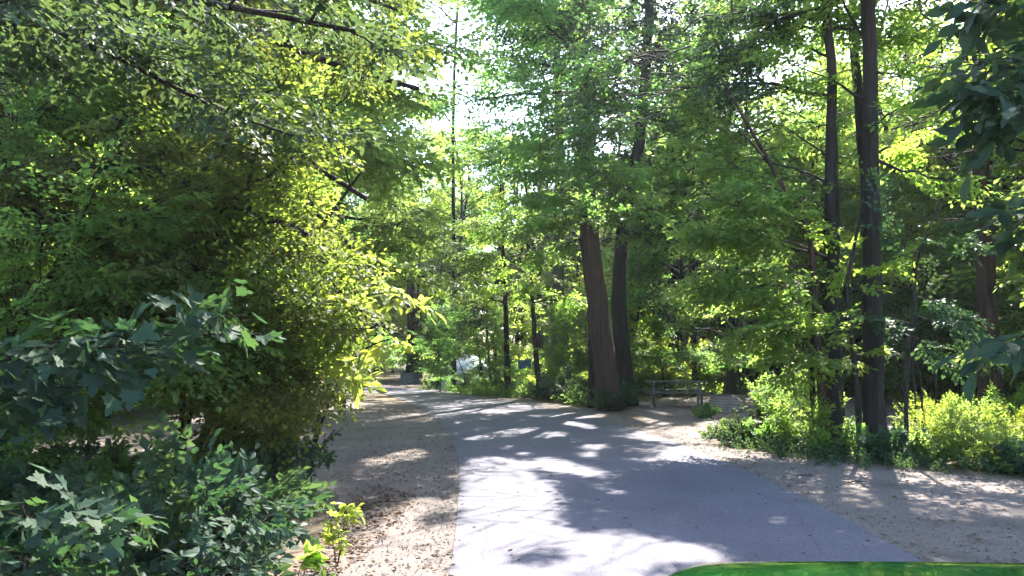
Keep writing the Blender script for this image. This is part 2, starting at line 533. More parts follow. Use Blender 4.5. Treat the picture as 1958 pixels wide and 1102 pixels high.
NUM = {'uniq': 0}
SHR = {}
def place(tr, loc, rz, sc, label, group=None):
    """a copy of a tree; where its crown would shade a sunlit patch the crown is grown again with gaps"""
    r = dup(tr.obj, loc, rz, sc, label, group)
    if need_carve(tr, loc, rz, sc) > .012:
        NUM['uniq'] += 1
        O = np.array(tr.O) * sc; X = unit(tr.X)
        c, sn = math.cos(rz), math.sin(rz)
        rot = lambda A: np.stack([A[:, 0] * c - A[:, 1] * sn, A[:, 0] * sn + A[:, 1] * c, A[:, 2]], -1)
        mb = MB(); a = tr.args
        sprays(mb, rot(O), rot(X), np.array(tr.S) * sc, a['lsize'] * sc, np.random.default_rng(int(abs(loc[0] * 77 + loc[1] * 13))), a['shape'],
               tmpl=a['tmpl'], keep=a['keep'], off=np.array(loc, float), twigs=a['twigs'])
        V = np.concatenate(mb.v)
        # back into the tree's own rotated, scaled frame
        V2 = np.stack([V[:, 0] * c + V[:, 1] * sn, -V[:, 0] * sn + V[:, 1] * c, V[:, 2]], -1) / sc
        mb.v = [V2]
        for ch in r.children:
            if ch.name.startswith('crown'):
                ch.data = mb.mesh('crown', [G[a['leaf']], G[a['bark']]])
    return r


#==SETTING==
# ------------------------------------------------------------------ ground, road, gravel
rg = np.random.default_rng(11)
G['soil'] = noisy('forest_floor', (.035, .026, .018), (.12, .085, .06), 1.6, .95, .7, 22, c3=(.075, .065, .035), speck=(34, (.22, .16, .11), .60))
G['gravel'] = noisy('gravel_fines', (.072, .058, .054), (.14, .115, .105), .9, .95, .9, 60, c3=(.11, .09, .083), speck=(48, (.06, .042, .034), .58), bdist=.015)
G['dirt'] = noisy('pale_dirt', (.085, .067, .062), (.15, .12, .11), .8, .95, .6, 40, c3=(.2, .165, .15), speck=(22, (.09, .065, .05), .61), bdist=.02)


def asphalt():
    m, n, out = new_mat('asphalt')
    tc = n.nodes.new('ShaderNodeTexCoord')
    big = n.nodes.new('ShaderNodeTexNoise'); big.inputs['Scale'].default_value = .8; big.inputs['Detail'].default_value = 9; big.inputs['Roughness'].default_value = .62
    fine = n.nodes.new('ShaderNodeTexNoise'); fine.inputs['Scale'].default_value = 130; fine.inputs['Detail'].default_value = 2
    vor = n.nodes.new('ShaderNodeTexVoronoi'); vor.feature = 'DISTANCE_TO_EDGE'; vor.inputs['Scale'].default_value = .33
    wb = n.nodes.new('ShaderNodeTexNoise'); wb.inputs['Scale'].default_value = 2.2
    mixv = n.nodes.new('ShaderNodeMix'); mixv.data_type = 'VECTOR'; mixv.inputs[0].default_value = .12
    n.links.new(tc.outputs['Object'], big.inputs[0]); n.links.new(tc.outputs['Object'], fine.inputs[0]); n.links.new(tc.outputs['Object'], wb.inputs[0])
    n.links.new(tc.outputs['Object'], mixv.inputs[4]); n.links.new(wb.outputs['Color'], mixv.inputs[5])
    n.links.new(mixv.outputs[1], vor.inputs[0])
    c = ramp(n, big.outputs[0], [(.3, (.062, .058, .080)), (.7, (.092, .086, .112))])
    fine.inputs['Scale'].default_value = 85; f = ramp(n, fine.outputs[0], [(.34, (.58, .58, .58)), (.64, (1.34, 1.34, 1.34))])
    cr = ramp(n, vor.outputs[0], [(.0, (.62, .62, .62)), (.004, (1, 1, 1))])
    a = n.nodes.new('ShaderNodeMix'); a.data_type = 'RGBA'; a.blend_type = 'MULTIPLY'; a.inputs[0].default_value = 1
    b = n.nodes.new('ShaderNodeMix'); b.data_type = 'RGBA'; b.blend_type = 'MULTIPLY'; b.inputs[0].default_value = .75
    n.links.new(c, a.inputs[6]); n.links.new(f, a.inputs[7]); n.links.new(a.outputs[2], b.inputs[6]); n.links.new(cr, b.inputs[7])
    p = n.nodes.new('ShaderNodeBsdfPrincipled'); p.inputs['Roughness'].default_value = .82; p.inputs['Specular IOR Level'].default_value = .4
    n.links.new(b.outputs[2], p.inputs['Base Color'])
    bp = n.nodes.new('ShaderNodeBump'); bp.inputs['Strength'].default_value = .35; bp.inputs['Distance'].default_value = .01
    n.links.new(fine.outputs[0], bp.inputs['Height']); n.links.new(bp.outputs[0], p.inputs['Normal'])
    n.links.new(p.outputs[0], out.inputs[0])
    return m


G['asphalt'] = asphalt()
me = bpy.data.meshes.new('ground')
me.from_pydata([(-260, -200, 0), (260, -200, 0), (260, 420, 0), (-260, 420, 0)], [], [(0, 1, 2, 3)])
me.materials.append(G['soil'])
tag(link('ground', me), kind='structure')


def densify(pts, step=.35, jit=.0, rng=rg):
    out = []
    pts = [np.array(p[:2], float) for p in pts]
    for a, b in zip(pts[:-1], pts[1:]):
        n = max(1, int(np.linalg.norm(b - a) / step))
        for i in range(n):
            out.append(a + (b - a) * i / n)
    out.append(pts[-1])
    out = np.array(out)
    sm = out.copy()
    for _ in range(4):
        sm[1:-1] = (sm[:-2] + 2 * sm[1:-1] + sm[2:]) / 4
    if jit:
        s = np.arange(len(sm))
        sm[:, 0] += jit * (np.sin(s * 1.3) * .4 + np.sin(s * .47 + 1) * .6 + rng.normal(0, .5, len(sm)))
        sm[:, 1] += jit * (np.sin(s * 1.1 + 2) * .4 + rng.normal(0, .5, len(sm)))
    return sm


def strip(name, L, R, z, mat, step=.3, jit=.0):
    """sheet between two edge lines"""
    L = densify(L, step); R = densify(R, step)
    n = 160
    def res(A):
        d = np.concatenate([[0], np.cumsum(np.linalg.norm(np.diff(A, axis=0), axis=1))]); t = np.linspace(0, d[-1], n)
        return np.stack([np.interp(t, d, A[:, i]) for i in (0, 1)], -1)
    L, R = res(L), res(R)
    if jit:
        L += rg.normal(0, jit, L.shape); R += rg.normal(0, jit, R.shape)
    V = np.concatenate([np.c_[L, np.full(n, z)], np.c_[R, np.full(n, z)]])
    i = np.arange(n - 1)
    mb = MB(); mb.add(V, np.stack([i, i + n, i + n + 1, i + 1], -1), 0)
    return tag(link(name, mb.mesh(name, mat)), kind='structure'), L, R


def sheet(name, L, R, z, mat, jit=.0, step=.3):
    L = densify(L, step); R = densify(R, step)
    if jit:
        L = L + rg.normal(0, jit, L.shape); R = R + rg.normal(0, jit, R.shape)
    P = [Vector((a, b, z)) for a, b in np.concatenate([L, R[::-1]])]
    from mathutils.geometry import tessellate_polygon
    tris = np.array(tessellate_polygon([P]))
    V = np.array(P)
    e1 = V[tris[:, 1]] - V[tris[:, 0]]; e2 = V[tris[:, 2]] - V[tris[:, 0]]
    flip = (e1[:, 0] * e2[:, 1] - e1[:, 1] * e2[:, 0]) < 0
    tris[flip] = tris[flip][:, ::-1]
    mb = MB(); mb.add(V, tris, 0)
    return tag(link(name, mb.mesh(name, mat)), kind='structure')


left_px = [(862, 1102), (872, 1010), (878, 940), (878, 885), (865, 838), (838, 806), (803, 782), (765, 764), (728, 752)]
right_px = [(1740, 1065), (1600, 985), (1450, 912), (1300, 850), (1150, 803), (1000, 772), (900, 757), (820, 747), (740, 740)]
LE = [(-1.1, -14), (-.7, -4), (-.55, 2)] + [tuple(gr(*p)[:2]) for p in left_px] + [(-12, 30.5), (-30, 33)]
RE = [(2.9, -14), (3.1, -4), (3.15, 2)] + [tuple(gr(*p)[:2]) for p in right_px] + [(-13, 35.2), (-30, 38)]
road, RL, RR = strip('road', LE, RE, .016, G['asphalt'])
# gravel shoulder on the left, widening into a pull-off that runs away behind the bushes
gl_in = [(-.6, -14), (-.2, 2)] + [(p[0] + .35, p[1]) for p in [gr(*q)[:2] for q in left_px[:7]]] + [(-5.5, 27.5)]
gl_out = [(-2.2, -14), (-2.3, 2), (-2.2, 4), tuple(gr(600, 1090)[:2]), tuple(gr(640, 980)[:2]), (-2.6, 9.2), (-7, 10.5), (-14, 11.5), (-14, 18.5), (-8, 20.5), (-6.2, 23), (-6.5, 27.5)]
sheet('gravel_path', gl_out, gl_in, .006, G['gravel'], jit=.03)
gr_in = [(2.9, -14), (3.0, 2)] + [(gr(*q)[0] - .3, gr(*q)[1] - .15) for q in right_px[:8]]
gr_out = [(5.4, -14), (5.6, 2), (6.6, 6.5), (6.9, 9.2), tuple(gr(1620, 888)[:2]), tuple(gr(1400, 862)[:2]), tuple(gr(1330, 838)[:2]), tuple(gr(1250, 812)[:2]), tuple(gr(1120, 783)[:2]), tuple(gr(1000, 763)[:2]), tuple(gr(900, 752)[:2]), tuple(gr(820, 744)[:2])]
sheet('gravel_verge', gr_in, gr_out, .008, G['gravel'], jit=.03)
sheet('campsite_pad', [tuple(gr(1330, 842)[:2]), tuple(gr(1240, 808)[:2]), tuple(gr(1210, 790)[:2]), tuple(gr(1205, 768)[:2]), (6, 27.5)],
      [(8.2, 13.8), (11, 15.5), (14, 18), (15, 22), (13, 27)], .004, G['dirt'], jit=.05)
sheet('campsite_pad_far', [(-9, 36), (-7.5, 44), (-3, 46)], [(-4.6, 34.8), (-3.4, 37.5), (-2, 44)], .004, G['dirt'], jit=.05)


def road_dist(P):
    A = np.concatenate([RL, RR])
    d = np.full(len(P), 1e9)
    for a in A[::2]:
        d = np.minimum(d, np.hypot(P[:, 0] - a[0], P[:, 1] - a[1]))
    return d


def on_road(P):
    # inside the strip: between the edges, tested segment by segment
    k = np.zeros(len(P), bool)
    for i in range(0, len(RL) - 4, 4):
        q = [RL[i], RR[i], RR[i + 4], RL[i + 4]]
        ins = np.ones(len(P), bool)
        for a, b in zip(q, q[1:] + q[:1]):
            ins &= ((b[0] - a[0]) * (P[:, 1] - a[1]) - (b[1] - a[1]) * (P[:, 0] - a[0])) >= 0
        k |= ins
    return k


# pebbles and dead leaves
def area_pts(poly, n, rng=rg):
    poly = np.array([tuple(p)[:2] for p in poly]); lo, hi = poly.min(0), poly.max(0)
    out = []
    while sum(map(len, out)) < n:
        P = rng.uniform(lo, hi, (n * 2, 2)); ins = np.zeros(len(P), bool); j = len(poly) - 1
        for i in range(len(poly)):
            a, b = poly[i], poly[j]
            with np.errstate(divide='ignore', invalid='ignore'):
                c = ((a[1] > P[:, 1]) != (b[1] > P[:, 1])) & (P[:, 0] < (b[0] - a[0]) * (P[:, 1] - a[1]) / (b[1] - a[1]) + a[0])
            ins ^= c; j = i
        out.append(P[ins])
    return np.concatenate(out)[:n]


def stones(mb, P, size, rng):
    oc = np.array([(1, 0, 0), (0, 1, 0), (-1, 0, 0), (0, -1, 0), (.1, .1, .7), (0, 0, -.4)])
    f = np.array([[0, 1, 4], [1, 2, 4], [2, 3, 4], [3, 0, 4], [1, 0, 5], [2, 1, 5], [3, 2, 5], [0, 3, 5]])
    n = len(P); a = rng.uniform(0, 6.28, n); c, s = np.cos(a), np.sin(a)
    V = oc[None] * rng.uniform(.6, 1.3, (n, 6, 1)) * size[:, None, None]
    V = np.stack([V[..., 0] * c[:, None] - V[..., 1] * s[:, None], V[..., 0] * s[:, None] + V[..., 1] * c[:, None], V[..., 2]], -1)
    V += np.c_[P, np.full(n, .014)][:, None]
    mb.add(V.reshape(-1, 3), (f[None] + (np.arange(n) * 6)[:, None, None]).reshape(-1, 3), 0)


SH_L = [gr(862, 1102), gr(878, 930), gr(878, 885), gr(865, 838), (-2.6, 12.5), (-2.4, 9), gr(640, 980), gr(560, 1102), (-1.7, 3.5), (-.55, 3.5)]
SH_R = [gr(1740, 1065), gr(1450, 912), gr(1300, 850), gr(1330, 838), gr(1400, 862), gr(1620, 888), (6.9, 9.2), (6.0, 5), (3.2, 5)]
mb = MB()
for poly, n in ((SH_L, 5200), (SH_R, 2600), ([(-7, 10.5), (-1.2, 9.5), (-1.2, 16), (-8, 18)], 900)):
    P = area_pts(poly, n); stones(mb, P, rg.gamma(2.0, .0026, n) + .002, rg)
tag(link('pebbles', mb.mesh('pebbles', G['stone'])), 'small loose pebbles on the gravel edges of the road', 'pebbles', kind='stuff')

mb = MB()
def litter(poly, n, lo=.03, hi=.075, avoid=False, z=.014):
    P = area_pts(poly, n)
    if avoid: P = P[~on_road(P)]
    n = len(P)
    a = rg.uniform(0, 6.28, n)
    put_leaves(mb, np.c_[P, np.full(n, z) + rg.random(n) * .008], np.c_[np.cos(a), np.sin(a), rg.normal(0, .18, n)], np.c_[rg.normal(0, .3, (n, 2)), np.ones(n)], rg.uniform(lo, hi, n), 'mid')
litter(SH_L, 1300, .02, .06); litter(SH_R, 900, .02, .06)
litter([gr(560, 1102), gr(640, 980), gr(720, 930), gr(800, 950), gr(700, 1060), gr(640, 1110)], 900)
litter([(-9, 3), (-1.8, 3), (-2.2, 9.5), (-9, 10)], 5200)
litter([(-10, 10), (-1, 10), (-1.2, 22), (-12, 22)], 1500)
litter([(3, 12), (12, 14), (16, 28), (2, 28)], 3000, avoid=True)
litter([gr(870, 1102), gr(1740, 1065), gr(1300, 850), gr(870, 840)], 90, .03, .06, z=.022)
litter([(6.5, 6), (14, 6), (24, 24), (8, 14)], 3500)
litter([(-6, 34), (3, 26), (3, 40), (-9, 44)], 2500, .05, .1)
for E, sg in ((RL, 1), (RR, -1)):
    for k in range(0, len(E) - 1):
        if E[k][1] < 3 or E[k][1] > 24: continue
        n_ = rg.integers(4, 16); u_ = rg.random((n_, 1)); Pq = E[k] + (E[k + 1] - E[k]) * u_; Pq[:, 0] += sg * (rg.gamma(1.2, .10, n_) - .15)
        a_ = rg.uniform(0, 6.28, n_)
        put_leaves(mb, np.c_[Pq, np.full(n_, .022)], np.c_[np.cos(a_), np.sin(a_), rg.normal(0, .1, n_)], np.c_[rg.normal(0, .25, (n_, 2)), np.ones(n_)], rg.uniform(.012, .05, n_), 'mid')
tag(link('leaf_litter', mb.mesh('leaf_litter', G['litter'])), 'dry brown dead leaves strewn over the forest floor and verges', 'dead leaves', kind='stuff')

mb = MB(); mb.box((0, 45, 14.5), (190, 170, 31))
hm = bpy.data.materials.new('haze_air'); hm.use_nodes = True; hm.node_tree.nodes.clear()
ho = hm.node_tree.nodes.new('ShaderNodeOutputMaterial'); hv = hm.node_tree.nodes.new('ShaderNodeVolumePrincipled')
hv.inputs['Density'].default_value = .0004; hv.inputs['Color'].default_value = (.86, .95, 1, 1); hv.inputs['Anisotropy'].default_value = .3
hm.node_tree.links.new(hv.outputs[0], ho.inputs['Volume'])
tag(link('haze', mb.mesh('haze', hm)), 'thin pale morning air between the trees', 'haze', kind='stuff')
S.cycles.volume_bounces = 0
#==OBJECTS==
# ------------------------------------------------------------------ camp things
G['wood_grey'] = noisy('weathered_boards', (.04, .036, .033), (.10, .092, .084), 5, .85, .4, 30, stretch=(.25, 2, 2))
G['steel'] = noisy('galvanised_steel', (.16, .165, .18), (.32, .33, .35), 3, .5, .1, 20, metal=.7, spec=.5)
G['rust'] = noisy('rusty_ring_steel', (.20, .16, .14), (.36, .30, .27), 4, .6, .2, 20, metal=.4)
G['tent'] = noisy('tent_cloth', (.24, .28, .33), (.34, .39, .45), 2, .7, .1, 12)
G['tent_dark'] = noisy('tent_base_cloth', (.20, .26, .30), (.28, .34, .38), 2, .7, .1, 12)
G['blue'] = noisy('blue_cloth', (.03, .08, .32), (.05, .13, .45), 6, .85, .3, 14)
G['black'] = noisy('dark_pole', (.02, .02, .02), (.04, .04, .04), 5, .5, .05)

# picnic table: boards along x, tube frames at both ends
T = thing('picnic_table', 'weathered grey picnic table with attached benches and tube legs on the bare campsite', 'picnic table', (4.95, 22.6, .006), rz=math.radians(-9))
mb = MB()
for k in range(5): mb.box((0, -.31 + k * .155, .735), (1.86, .145, .038))
tt = link('tabletop', mb.mesh('tabletop', G['wood_grey']), T)
for sgn in (-1, 1):
    mb = MB()
    for k in range(2): mb.box((0, sgn * (.62 + k * .14), .44), (1.86, .132, .038))
    link('bench', mb.mesh('bench', G['wood_grey']), T)
for sx in (-1, 1):
    mb = MB(); x = sx * .68
    for sy in (-1, 1):
        mb.tube([(x, sy * .78, .42), (x, sy * .70, .40), (x, sy * .62, .02), (x, sy * .42, .02), (x, sy * .30, .40), (x, sy * .22, .71)], [.024] * 6, 8)
    mb.tube([(x, -.76, .405), (x, .76, .405)], [.022, .022], 8)
    mb.tube([(x, -.32, .705), (x, .32, .705)], [.022, .022], 8)
    link('leg', mb.mesh('leg', G['steel']), T)
for sx in (-1, 1):
    mb = MB(); mb.tube([(sx * .68, 0, .41), (sx * .12, 0, .705)], [.016, .016], 6)
    link('brace', mb.mesh('brace', G['steel']), T)


def fire_ring(loc, R, H, mat, label, rz=0, gap=.0):
    o = thing('fire_ring', label, 'fire ring', loc, 'steel campfire rings', rz)
    mb = MB(); n = 48; prof = []
    nr = 6
    for i in range(nr * 6 + 1):
        z = H * i / (nr * 6); prof.append((R + .016 * math.sin(i / 6 * 2 * math.pi), z))
    prof += [(R + .02, H), (R + .02, H + .012), (R - .03, H + .012)]
    for rr, z in [(p[0] - .012, p[1]) for p in prof[:nr * 6 + 1]][::-1]: prof.append((rr, z))
    V = np.array([[r * math.cos(a), r * math.sin(a), z] for r, z in prof for a in np.arange(n) / n * 2 * math.pi])
    i = np.arange(len(prof) - 1)[:, None] * n; j = np.arange(n)[None]
    f = np.stack([i + j, i + (j + 1) % n, i + n + (j + 1) % n, i + n + j], -1).reshape(-1, 4)
    mb.add(V, f, 0, True)
    link('ring_wall', mb.mesh('ring_wall', mat), o)
    mb = MB()
    for k in range(9):
        y = -R * .55 + k * R * .135; w = math.sqrt(max(.01, R * R - y * y)) * .95
        mb.tube([(-w, y, H + .03), (w * .1, y, H + .03)], [.007, .007], 5)
    mb.tube([(w * .05, -R * .6, H + .03), (w * .05, R * .6, H + .03)], [.01, .01], 6)
    link('grate', mb.mesh('grate', G['black']), o)
    mb = MB()
    for k in range(5):
        a = k * 1.3; mb.tube([(R * .5 * math.cos(a), R * .5 * math.sin(a), .05), (-R * .4 * math.cos(a + .4), -R * .4 * math.sin(a + .4), .14)], [.045, .035], 7)
    link('charred_log', mb.mesh('charred_log', G['black']), o)
    return o


fire_ring(tuple(gr(782, 733) + np.array([0, .5, 0])), .52, .50, G['steel'], 'pale galvanised ribbed fire ring beside the far bend of the road')
fire_ring(tuple(gr(1402, 789) + np.array([0, .5, 0])), .48, .42, G['rust'], 'brownish ribbed fire ring half hidden by leaves next to the picnic table')

# tent
b = gr(893, 742); b[1] = 33.0; b[0] = (897 - 979) / F_PX * 33
T = thing('tent', 'pale grey ridge tent half hidden behind slim saplings', 'tent', (b[0], b[1], 0), rz=math.radians(25))
mb = MB(); n = 15
prof = [(-1.25, 0), (-1.1, .35), (-.8, .85), (-.42, 1.28), (-.12, 1.5), (.12, 1.5), (.42, 1.28), (.8, .85), (1.1, .35), (1.25, 0)]
rows = []
for v in np.linspace(-1, 1, 9):
    k = (1 - .28 * abs(v) ** 2.2)
    rows += [(x * (1 - .12 * v * v), v * 1.3, z * k) for x, z in prof]
m_ = len(prof); i = np.arange(8)[:, None] * m_; j = np.arange(m_ - 1)[None]
mb.add(rows, np.stack([i + j, i + j + 1, i + m_ + j + 1, i + m_ + j], -1).reshape(-1, 4), 0, True)
mb.f.append((np.array([list(range(m_))]), 0, False)); mb.f.append((np.array([list(range(8 * m_, 9 * m_))[::-1]]), 0, False))
link('canopy', mb.mesh('tent_canopy', G['tent']), T)
mb = MB(); mb.add([(-.55, -1.32, .04), (.55, -1.32, .04), (.32, -1.30, .78), (.0, -1.29, .98), (-.32, -1.30, .78)], [[0, 1, 2, 3, 4]]); link('door', mb.mesh('door', G['tent_dark']), T)
for sx in (-1, 1):
    mb = MB(); mb.tube([(sx * 1.27 * (1 - .12 * 0), 0, .02), (sx * .86, 0, .86), (sx * .45, 0, 1.31), (0, 0, 1.56)], [.014] * 4, 6); link('pole', mb.mesh('pole', G['black']), T)

# blue towel over a cord between two slim trees
def towel():
    c = at(1003, 690, 30.2)
    o = tag(link('towel', None, None, tuple(c)), 'blue towel hanging between the slim tree trunks of the campsite', 'towel')
    mb = MB(); nx, nz = 10, 12
    for sd_ in (0, 1):
        V = []
        for i in range(nz):
            for k in range(nx):
                x = -.26 + .52 * k / (nx - 1); z = -.62 * i / (nz - 1) * (1 - .15 * sd_)
                V.append((x * (1 + .02 * math.sin(i)), (.025 if sd_ else -.025) * (1 if i else .4) + .028 * math.sin(k * 1.3 + i * .2 + sd_), z + .3 + (.0 if i else .01)))
        ii = np.arange(nz - 1)[:, None] * nx; jj = np.arange(nx - 1)[None]
        mb.add(V, np.stack([ii + jj, ii + jj + 1, ii + nx + jj + 1, ii + nx + jj], -1).reshape(-1, 4), 0, True)
    link('cloth', mb.mesh('cloth', G['blue']), o)
    mb = MB(); q = at(968, 668, 30.1); p = at(1027, 668, 30.3)
    t = np.linspace(0, 1, 9)[:, None]; L = q + (p - q) * t; L[:, 2] = c[2] + .303
    mb.tube(L, [.006] * 9, 5)
    tag(link('clothesline', mb.mesh('clothesline', G['black'])), 'thin cord strung between two slim trunks behind the towel', 'cord')
towel()

# ------------------------------------------------------------------ the green car whose bonnet shows at the bottom
def car_paint():
    m, n, out = new_mat('green_car_paint')
    p = n.nodes.new('ShaderNodeBsdfPrincipled')
    tc = n.nodes.new('ShaderNodeTexCoord'); nz = n.nodes.new('ShaderNodeTexNoise'); nz.inputs['Scale'].default_value = 60; nz.inputs['Detail'].default_value = 4
    n.links.new(tc.outputs['Object'], nz.inputs[0])
    n.links.new(ramp(n, nz.outputs[0], [(.35, (.002, .05, .007)), (.75, (.006, .085, .012))]), p.inputs['Base Color'])
    r = ramp(n, nz.outputs[0], [(.4, (.10, .10, .10)), (.8, (.22, .22, .22))]); n.links.new(r, p.inputs['Roughness'])
    p.inputs['Coat Weight'].default_value = .7; p.inputs['Coat Roughness'].default_value = .04
    p.inputs['Specular IOR Level'].default_value = .6
    n.links.new(p.outputs[0], out.inputs[0])
    return m
G['paint'] = car_paint()
G['glass'] = noisy('dark_glass', (.01, .012, .012), (.015, .018, .018), 2, .05, .0, spec=.6)
G['rubber'] = noisy('tyre_rubber', (.02, .02, .02), (.035, .035, .035), 20, .85, .2)
G['lamp'] = noisy('lamp_glass', (.5, .5, .5), (.6, .6, .6), 3, .1, .05, spec=.6)

CW = .86
cp = at(1228, 1062, 2.28)     # front left corner of the bonnet, in the world
CAR = thing('car', 'glossy green car whose bonnet reflects the trees at the roadside', 'car', (0, 0, 0), rz=math.radians(-2.5))
ca = math.radians(-2.5)
# car-local: x right, y forward; the bonnet's front edge at y = 0
org = np.array([cp[0] + CW * math.cos(ca), cp[1] + CW * math.sin(ca), 0.016])
CAR.location = tuple(org)
HT = cp[2] - .016
def loft(rows, mat_, nm, closed=False):
    rows = [np.array(r, float) for r in rows]; m_ = len(rows[0]); mb = MB()
    i = np.arange(len(rows) - 1)[:, None] * m_; j = np.arange(m_ - 1)[None]
    mb.add(np.concatenate(rows), np.stack([i + j, i + j + 1, i + m_ + j + 1, i + m_ + j], -1).reshape(-1, 4), 0, True)
    return link(nm, mb.mesh(nm, mat_), CAR)
# bonnet sheet, rounded in plan at its front corners
rows = []
for v in np.linspace(0, 1, 16):
    row = []
    for u in np.linspace(-1, 1, 41):
        au = abs(u)
        front = -.20 * max(0, (au - .72) / .28) ** 2.2
        y = front + (-1.12 - front) * v
        wv = CW * (1 + .02 * v)
        z = HT + .012 * (1 - au ** 2) + .055 * v - .035 * max(0, (au - .93) / .07) ** 2 - .03 * max(0, 1 - v * 9) ** 2
        row.append((u * wv, y, z))
    rows.append(row)
loft(rows, G['paint'], 'bonnet')
# front face, grille, bumper
rows = []
for z, dy in ((HT - .03, .0), (HT - .10, .05), (HT - .25, .08), (HT - .42, .10), (.42, .14), (.30, .12)):
    rows.append([(u * CW, dy - .20 * max(0, (abs(u) - .72) / .28) ** 2.2, z) for u in np.linspace(-1, 1, 25)])
loft(rows[::-1], G['paint'], 'front_panel')
for sx in (-1, 1):
    rows = []
    for y in np.linspace(-.22, -4.1, 40):
        h = HT + .055 * min(1, max(0, (-y) / 1.12)) - .04
        r = []
        for q in np.linspace(0, 1, 9):
            z = h + (.32 - h) * q
            arch = 0
            for wy in (-.72, -3.35):
                d_ = math.hypot(y - wy, z - .36)
                if d_ < .40: z = max(z, .36 + math.sqrt(max(0, .16 - (y - wy) ** 2)))
            r.append((sx * (CW + .05 * math.sin(math.pi * q)), y, z))
        rows.append(r)
    loft(rows if sx > 0 else [r[::-1] for r in rows], G['paint'], 'side_panel')
    mb = MB(); mb.box((sx * .62, .065, HT - .24), (.34, .06, .15)); link('headlight', mb.mesh('headlight', G['lamp']), CAR)
    for wy in (-.72, -3.35):
        wb_ = link('wheel', None, CAR, (sx * .76, wy, .355))
        mb = MB(); prof = [(.20, -.10), (.30, -.11), (.345, -.09), (.355, 0), (.345, .09), (.30, .11), (.20, .10)]
        n = 32; V = [[w_, r * math.cos(a), r * math.sin(a)] for r, w_ in prof for a in np.arange(n) / n * 2 * math.pi]
        i = np.arange(6)[:, None] * n; j = np.arange(n)[None]
        mb.add(V, np.stack([i + j, i + (j + 1) % n, i + n + (j + 1) % n, i + n + j], -1).reshape(-1, 4), 0, True); link('tyre', mb.mesh('tyre', G['rubber']), wb_)
        mb = MB(); mb.tube([(-.07, 0, 0), (.07, 0, 0)], [.205, .205], 24)
        for k in range(5):
            a = k * 1.2566; mb.box((sx * .08, .1 * math.cos(a), .1 * math.sin(a)), (.03, .05, .2), [[1, 0, 0], [0, math.sin(a), math.cos(a)], [0, -math.cos(a), math.sin(a)]])
        link('rim', mb.mesh('rim', G['steel']), wb_)
mb = MB()
for k in range(5): mb.box((0, .10, HT - .17 - .05 * k), (.84, .05, .022))
link('grille', mb.mesh('grille', G['black']), CAR)
mb = MB(); mb.box((0, .19, .44), (1.62, .12, .16)); link('bumper', mb.mesh('bumper', G['black']), CAR)
zc = HT + .055
loft([[(u * .80, -1.12 - .05, zc - .01) for u in np.linspace(-1, 1, 9)], [(u * .66, -1.72, zc + .46) for u in np.linspace(-1, 1, 9)]], G['glass'], 'windscreen')
loft([[(u * .66, -1.72, zc + .462 + .02 * (1 - u * u)) for u in np.linspace(-1, 1, 9)], [(u * .66, -3.3, zc + .46 + .02 * (1 - u * u)) for u in np.linspace(-1, 1, 9)], [(u * .78, -4.0, zc) for u in np.linspace(-1, 1, 9)]], G['paint'], 'roof')
for sx in (-1, 1):
    mb = MB(); mb.add([(sx * .815, -1.22, zc - .01), (sx * .665, -1.76, zc + .45), (sx * .665, -3.28, zc + .45), (sx * .79, -3.95, zc - .01)], [[0, 1, 2, 3]]); link('side_window', mb.mesh('side_window', G['glass']), CAR)
mb = MB(); mb.add([(-.86, -4.1, .32), (.86, -4.1, .32), (.86, -4.1, zc - .03), (-.86, -4.1, zc - .03)], [[0, 1, 2, 3]]); link('rear_panel', mb.mesh('rear_panel', G['paint']), CAR)

# ------------------------------------------------------------------ prototypes of the wood's trees
def proto(seed, H, r, z0, R, n, leaf, bark, lsize, name='broadleaf_tree', profile='oval', nspr=10, slen=1.0, up=.7, bend=.4, keep=1.0, sides=9, r0=.06):
    t = Tree(seed)
    rr = t.rng
    pts = [(0, 0, -.1)] + [(rr.normal() * bend * k / 5, rr.normal() * bend * k / 5, H * k / 5) for k in range(1, 6)]
    t.trunk(pts, r, r * .22, sides)
    t.crown(z0, H * .98, R, n, nspr, slen, profile, r0, up)
    t.build(name, 'x', 'tree', leaf, bark, lsize, keep=keep, carve=False)
    return t


PR = {
    'tall': proto(21, 16, .20, 5.0, 4.2, 34, 'leaf_mid', 'bark', .165, nspr=10, slen=1.2),
    'tall2': proto(22, 15, .17, 4.5, 4.0, 34, 'leaf_yellow', 'bark', .16, nspr=10, slen=1.2),
    'mid': proto(23, 10.5, .10, 1.0, 3.1, 42, 'leaf_mid', 'bark', .14, nspr=10, slen=1.0, name='understorey_tree'),
    'mid2': proto(24, 9.5, .08, .8, 3.0, 42, 'leaf_yellow', 'bark', .135, nspr=10, slen=1.0, name='understorey_tree'),
    'deep': proto(25, 12, .13, 1.5, 3.4, 42, 'leaf_deep', 'bark', .15, nspr=10, slen=1.05, name='broadleaf_tree'),
    'sap': proto(26, 5.2, .035, .3, 1.7, 26, 'leaf_mid', 'bark', .12, nspr=7, slen=.75, name='sapling', bend=.3, sides=6, r0=.02),
    'sap2': proto(27, 4.2, .03, .3, 1.5, 24, 'leaf_yellow', 'bark', .11, nspr=7, slen=.7, name='sapling', bend=.3, sides=6, r0=.02),
}


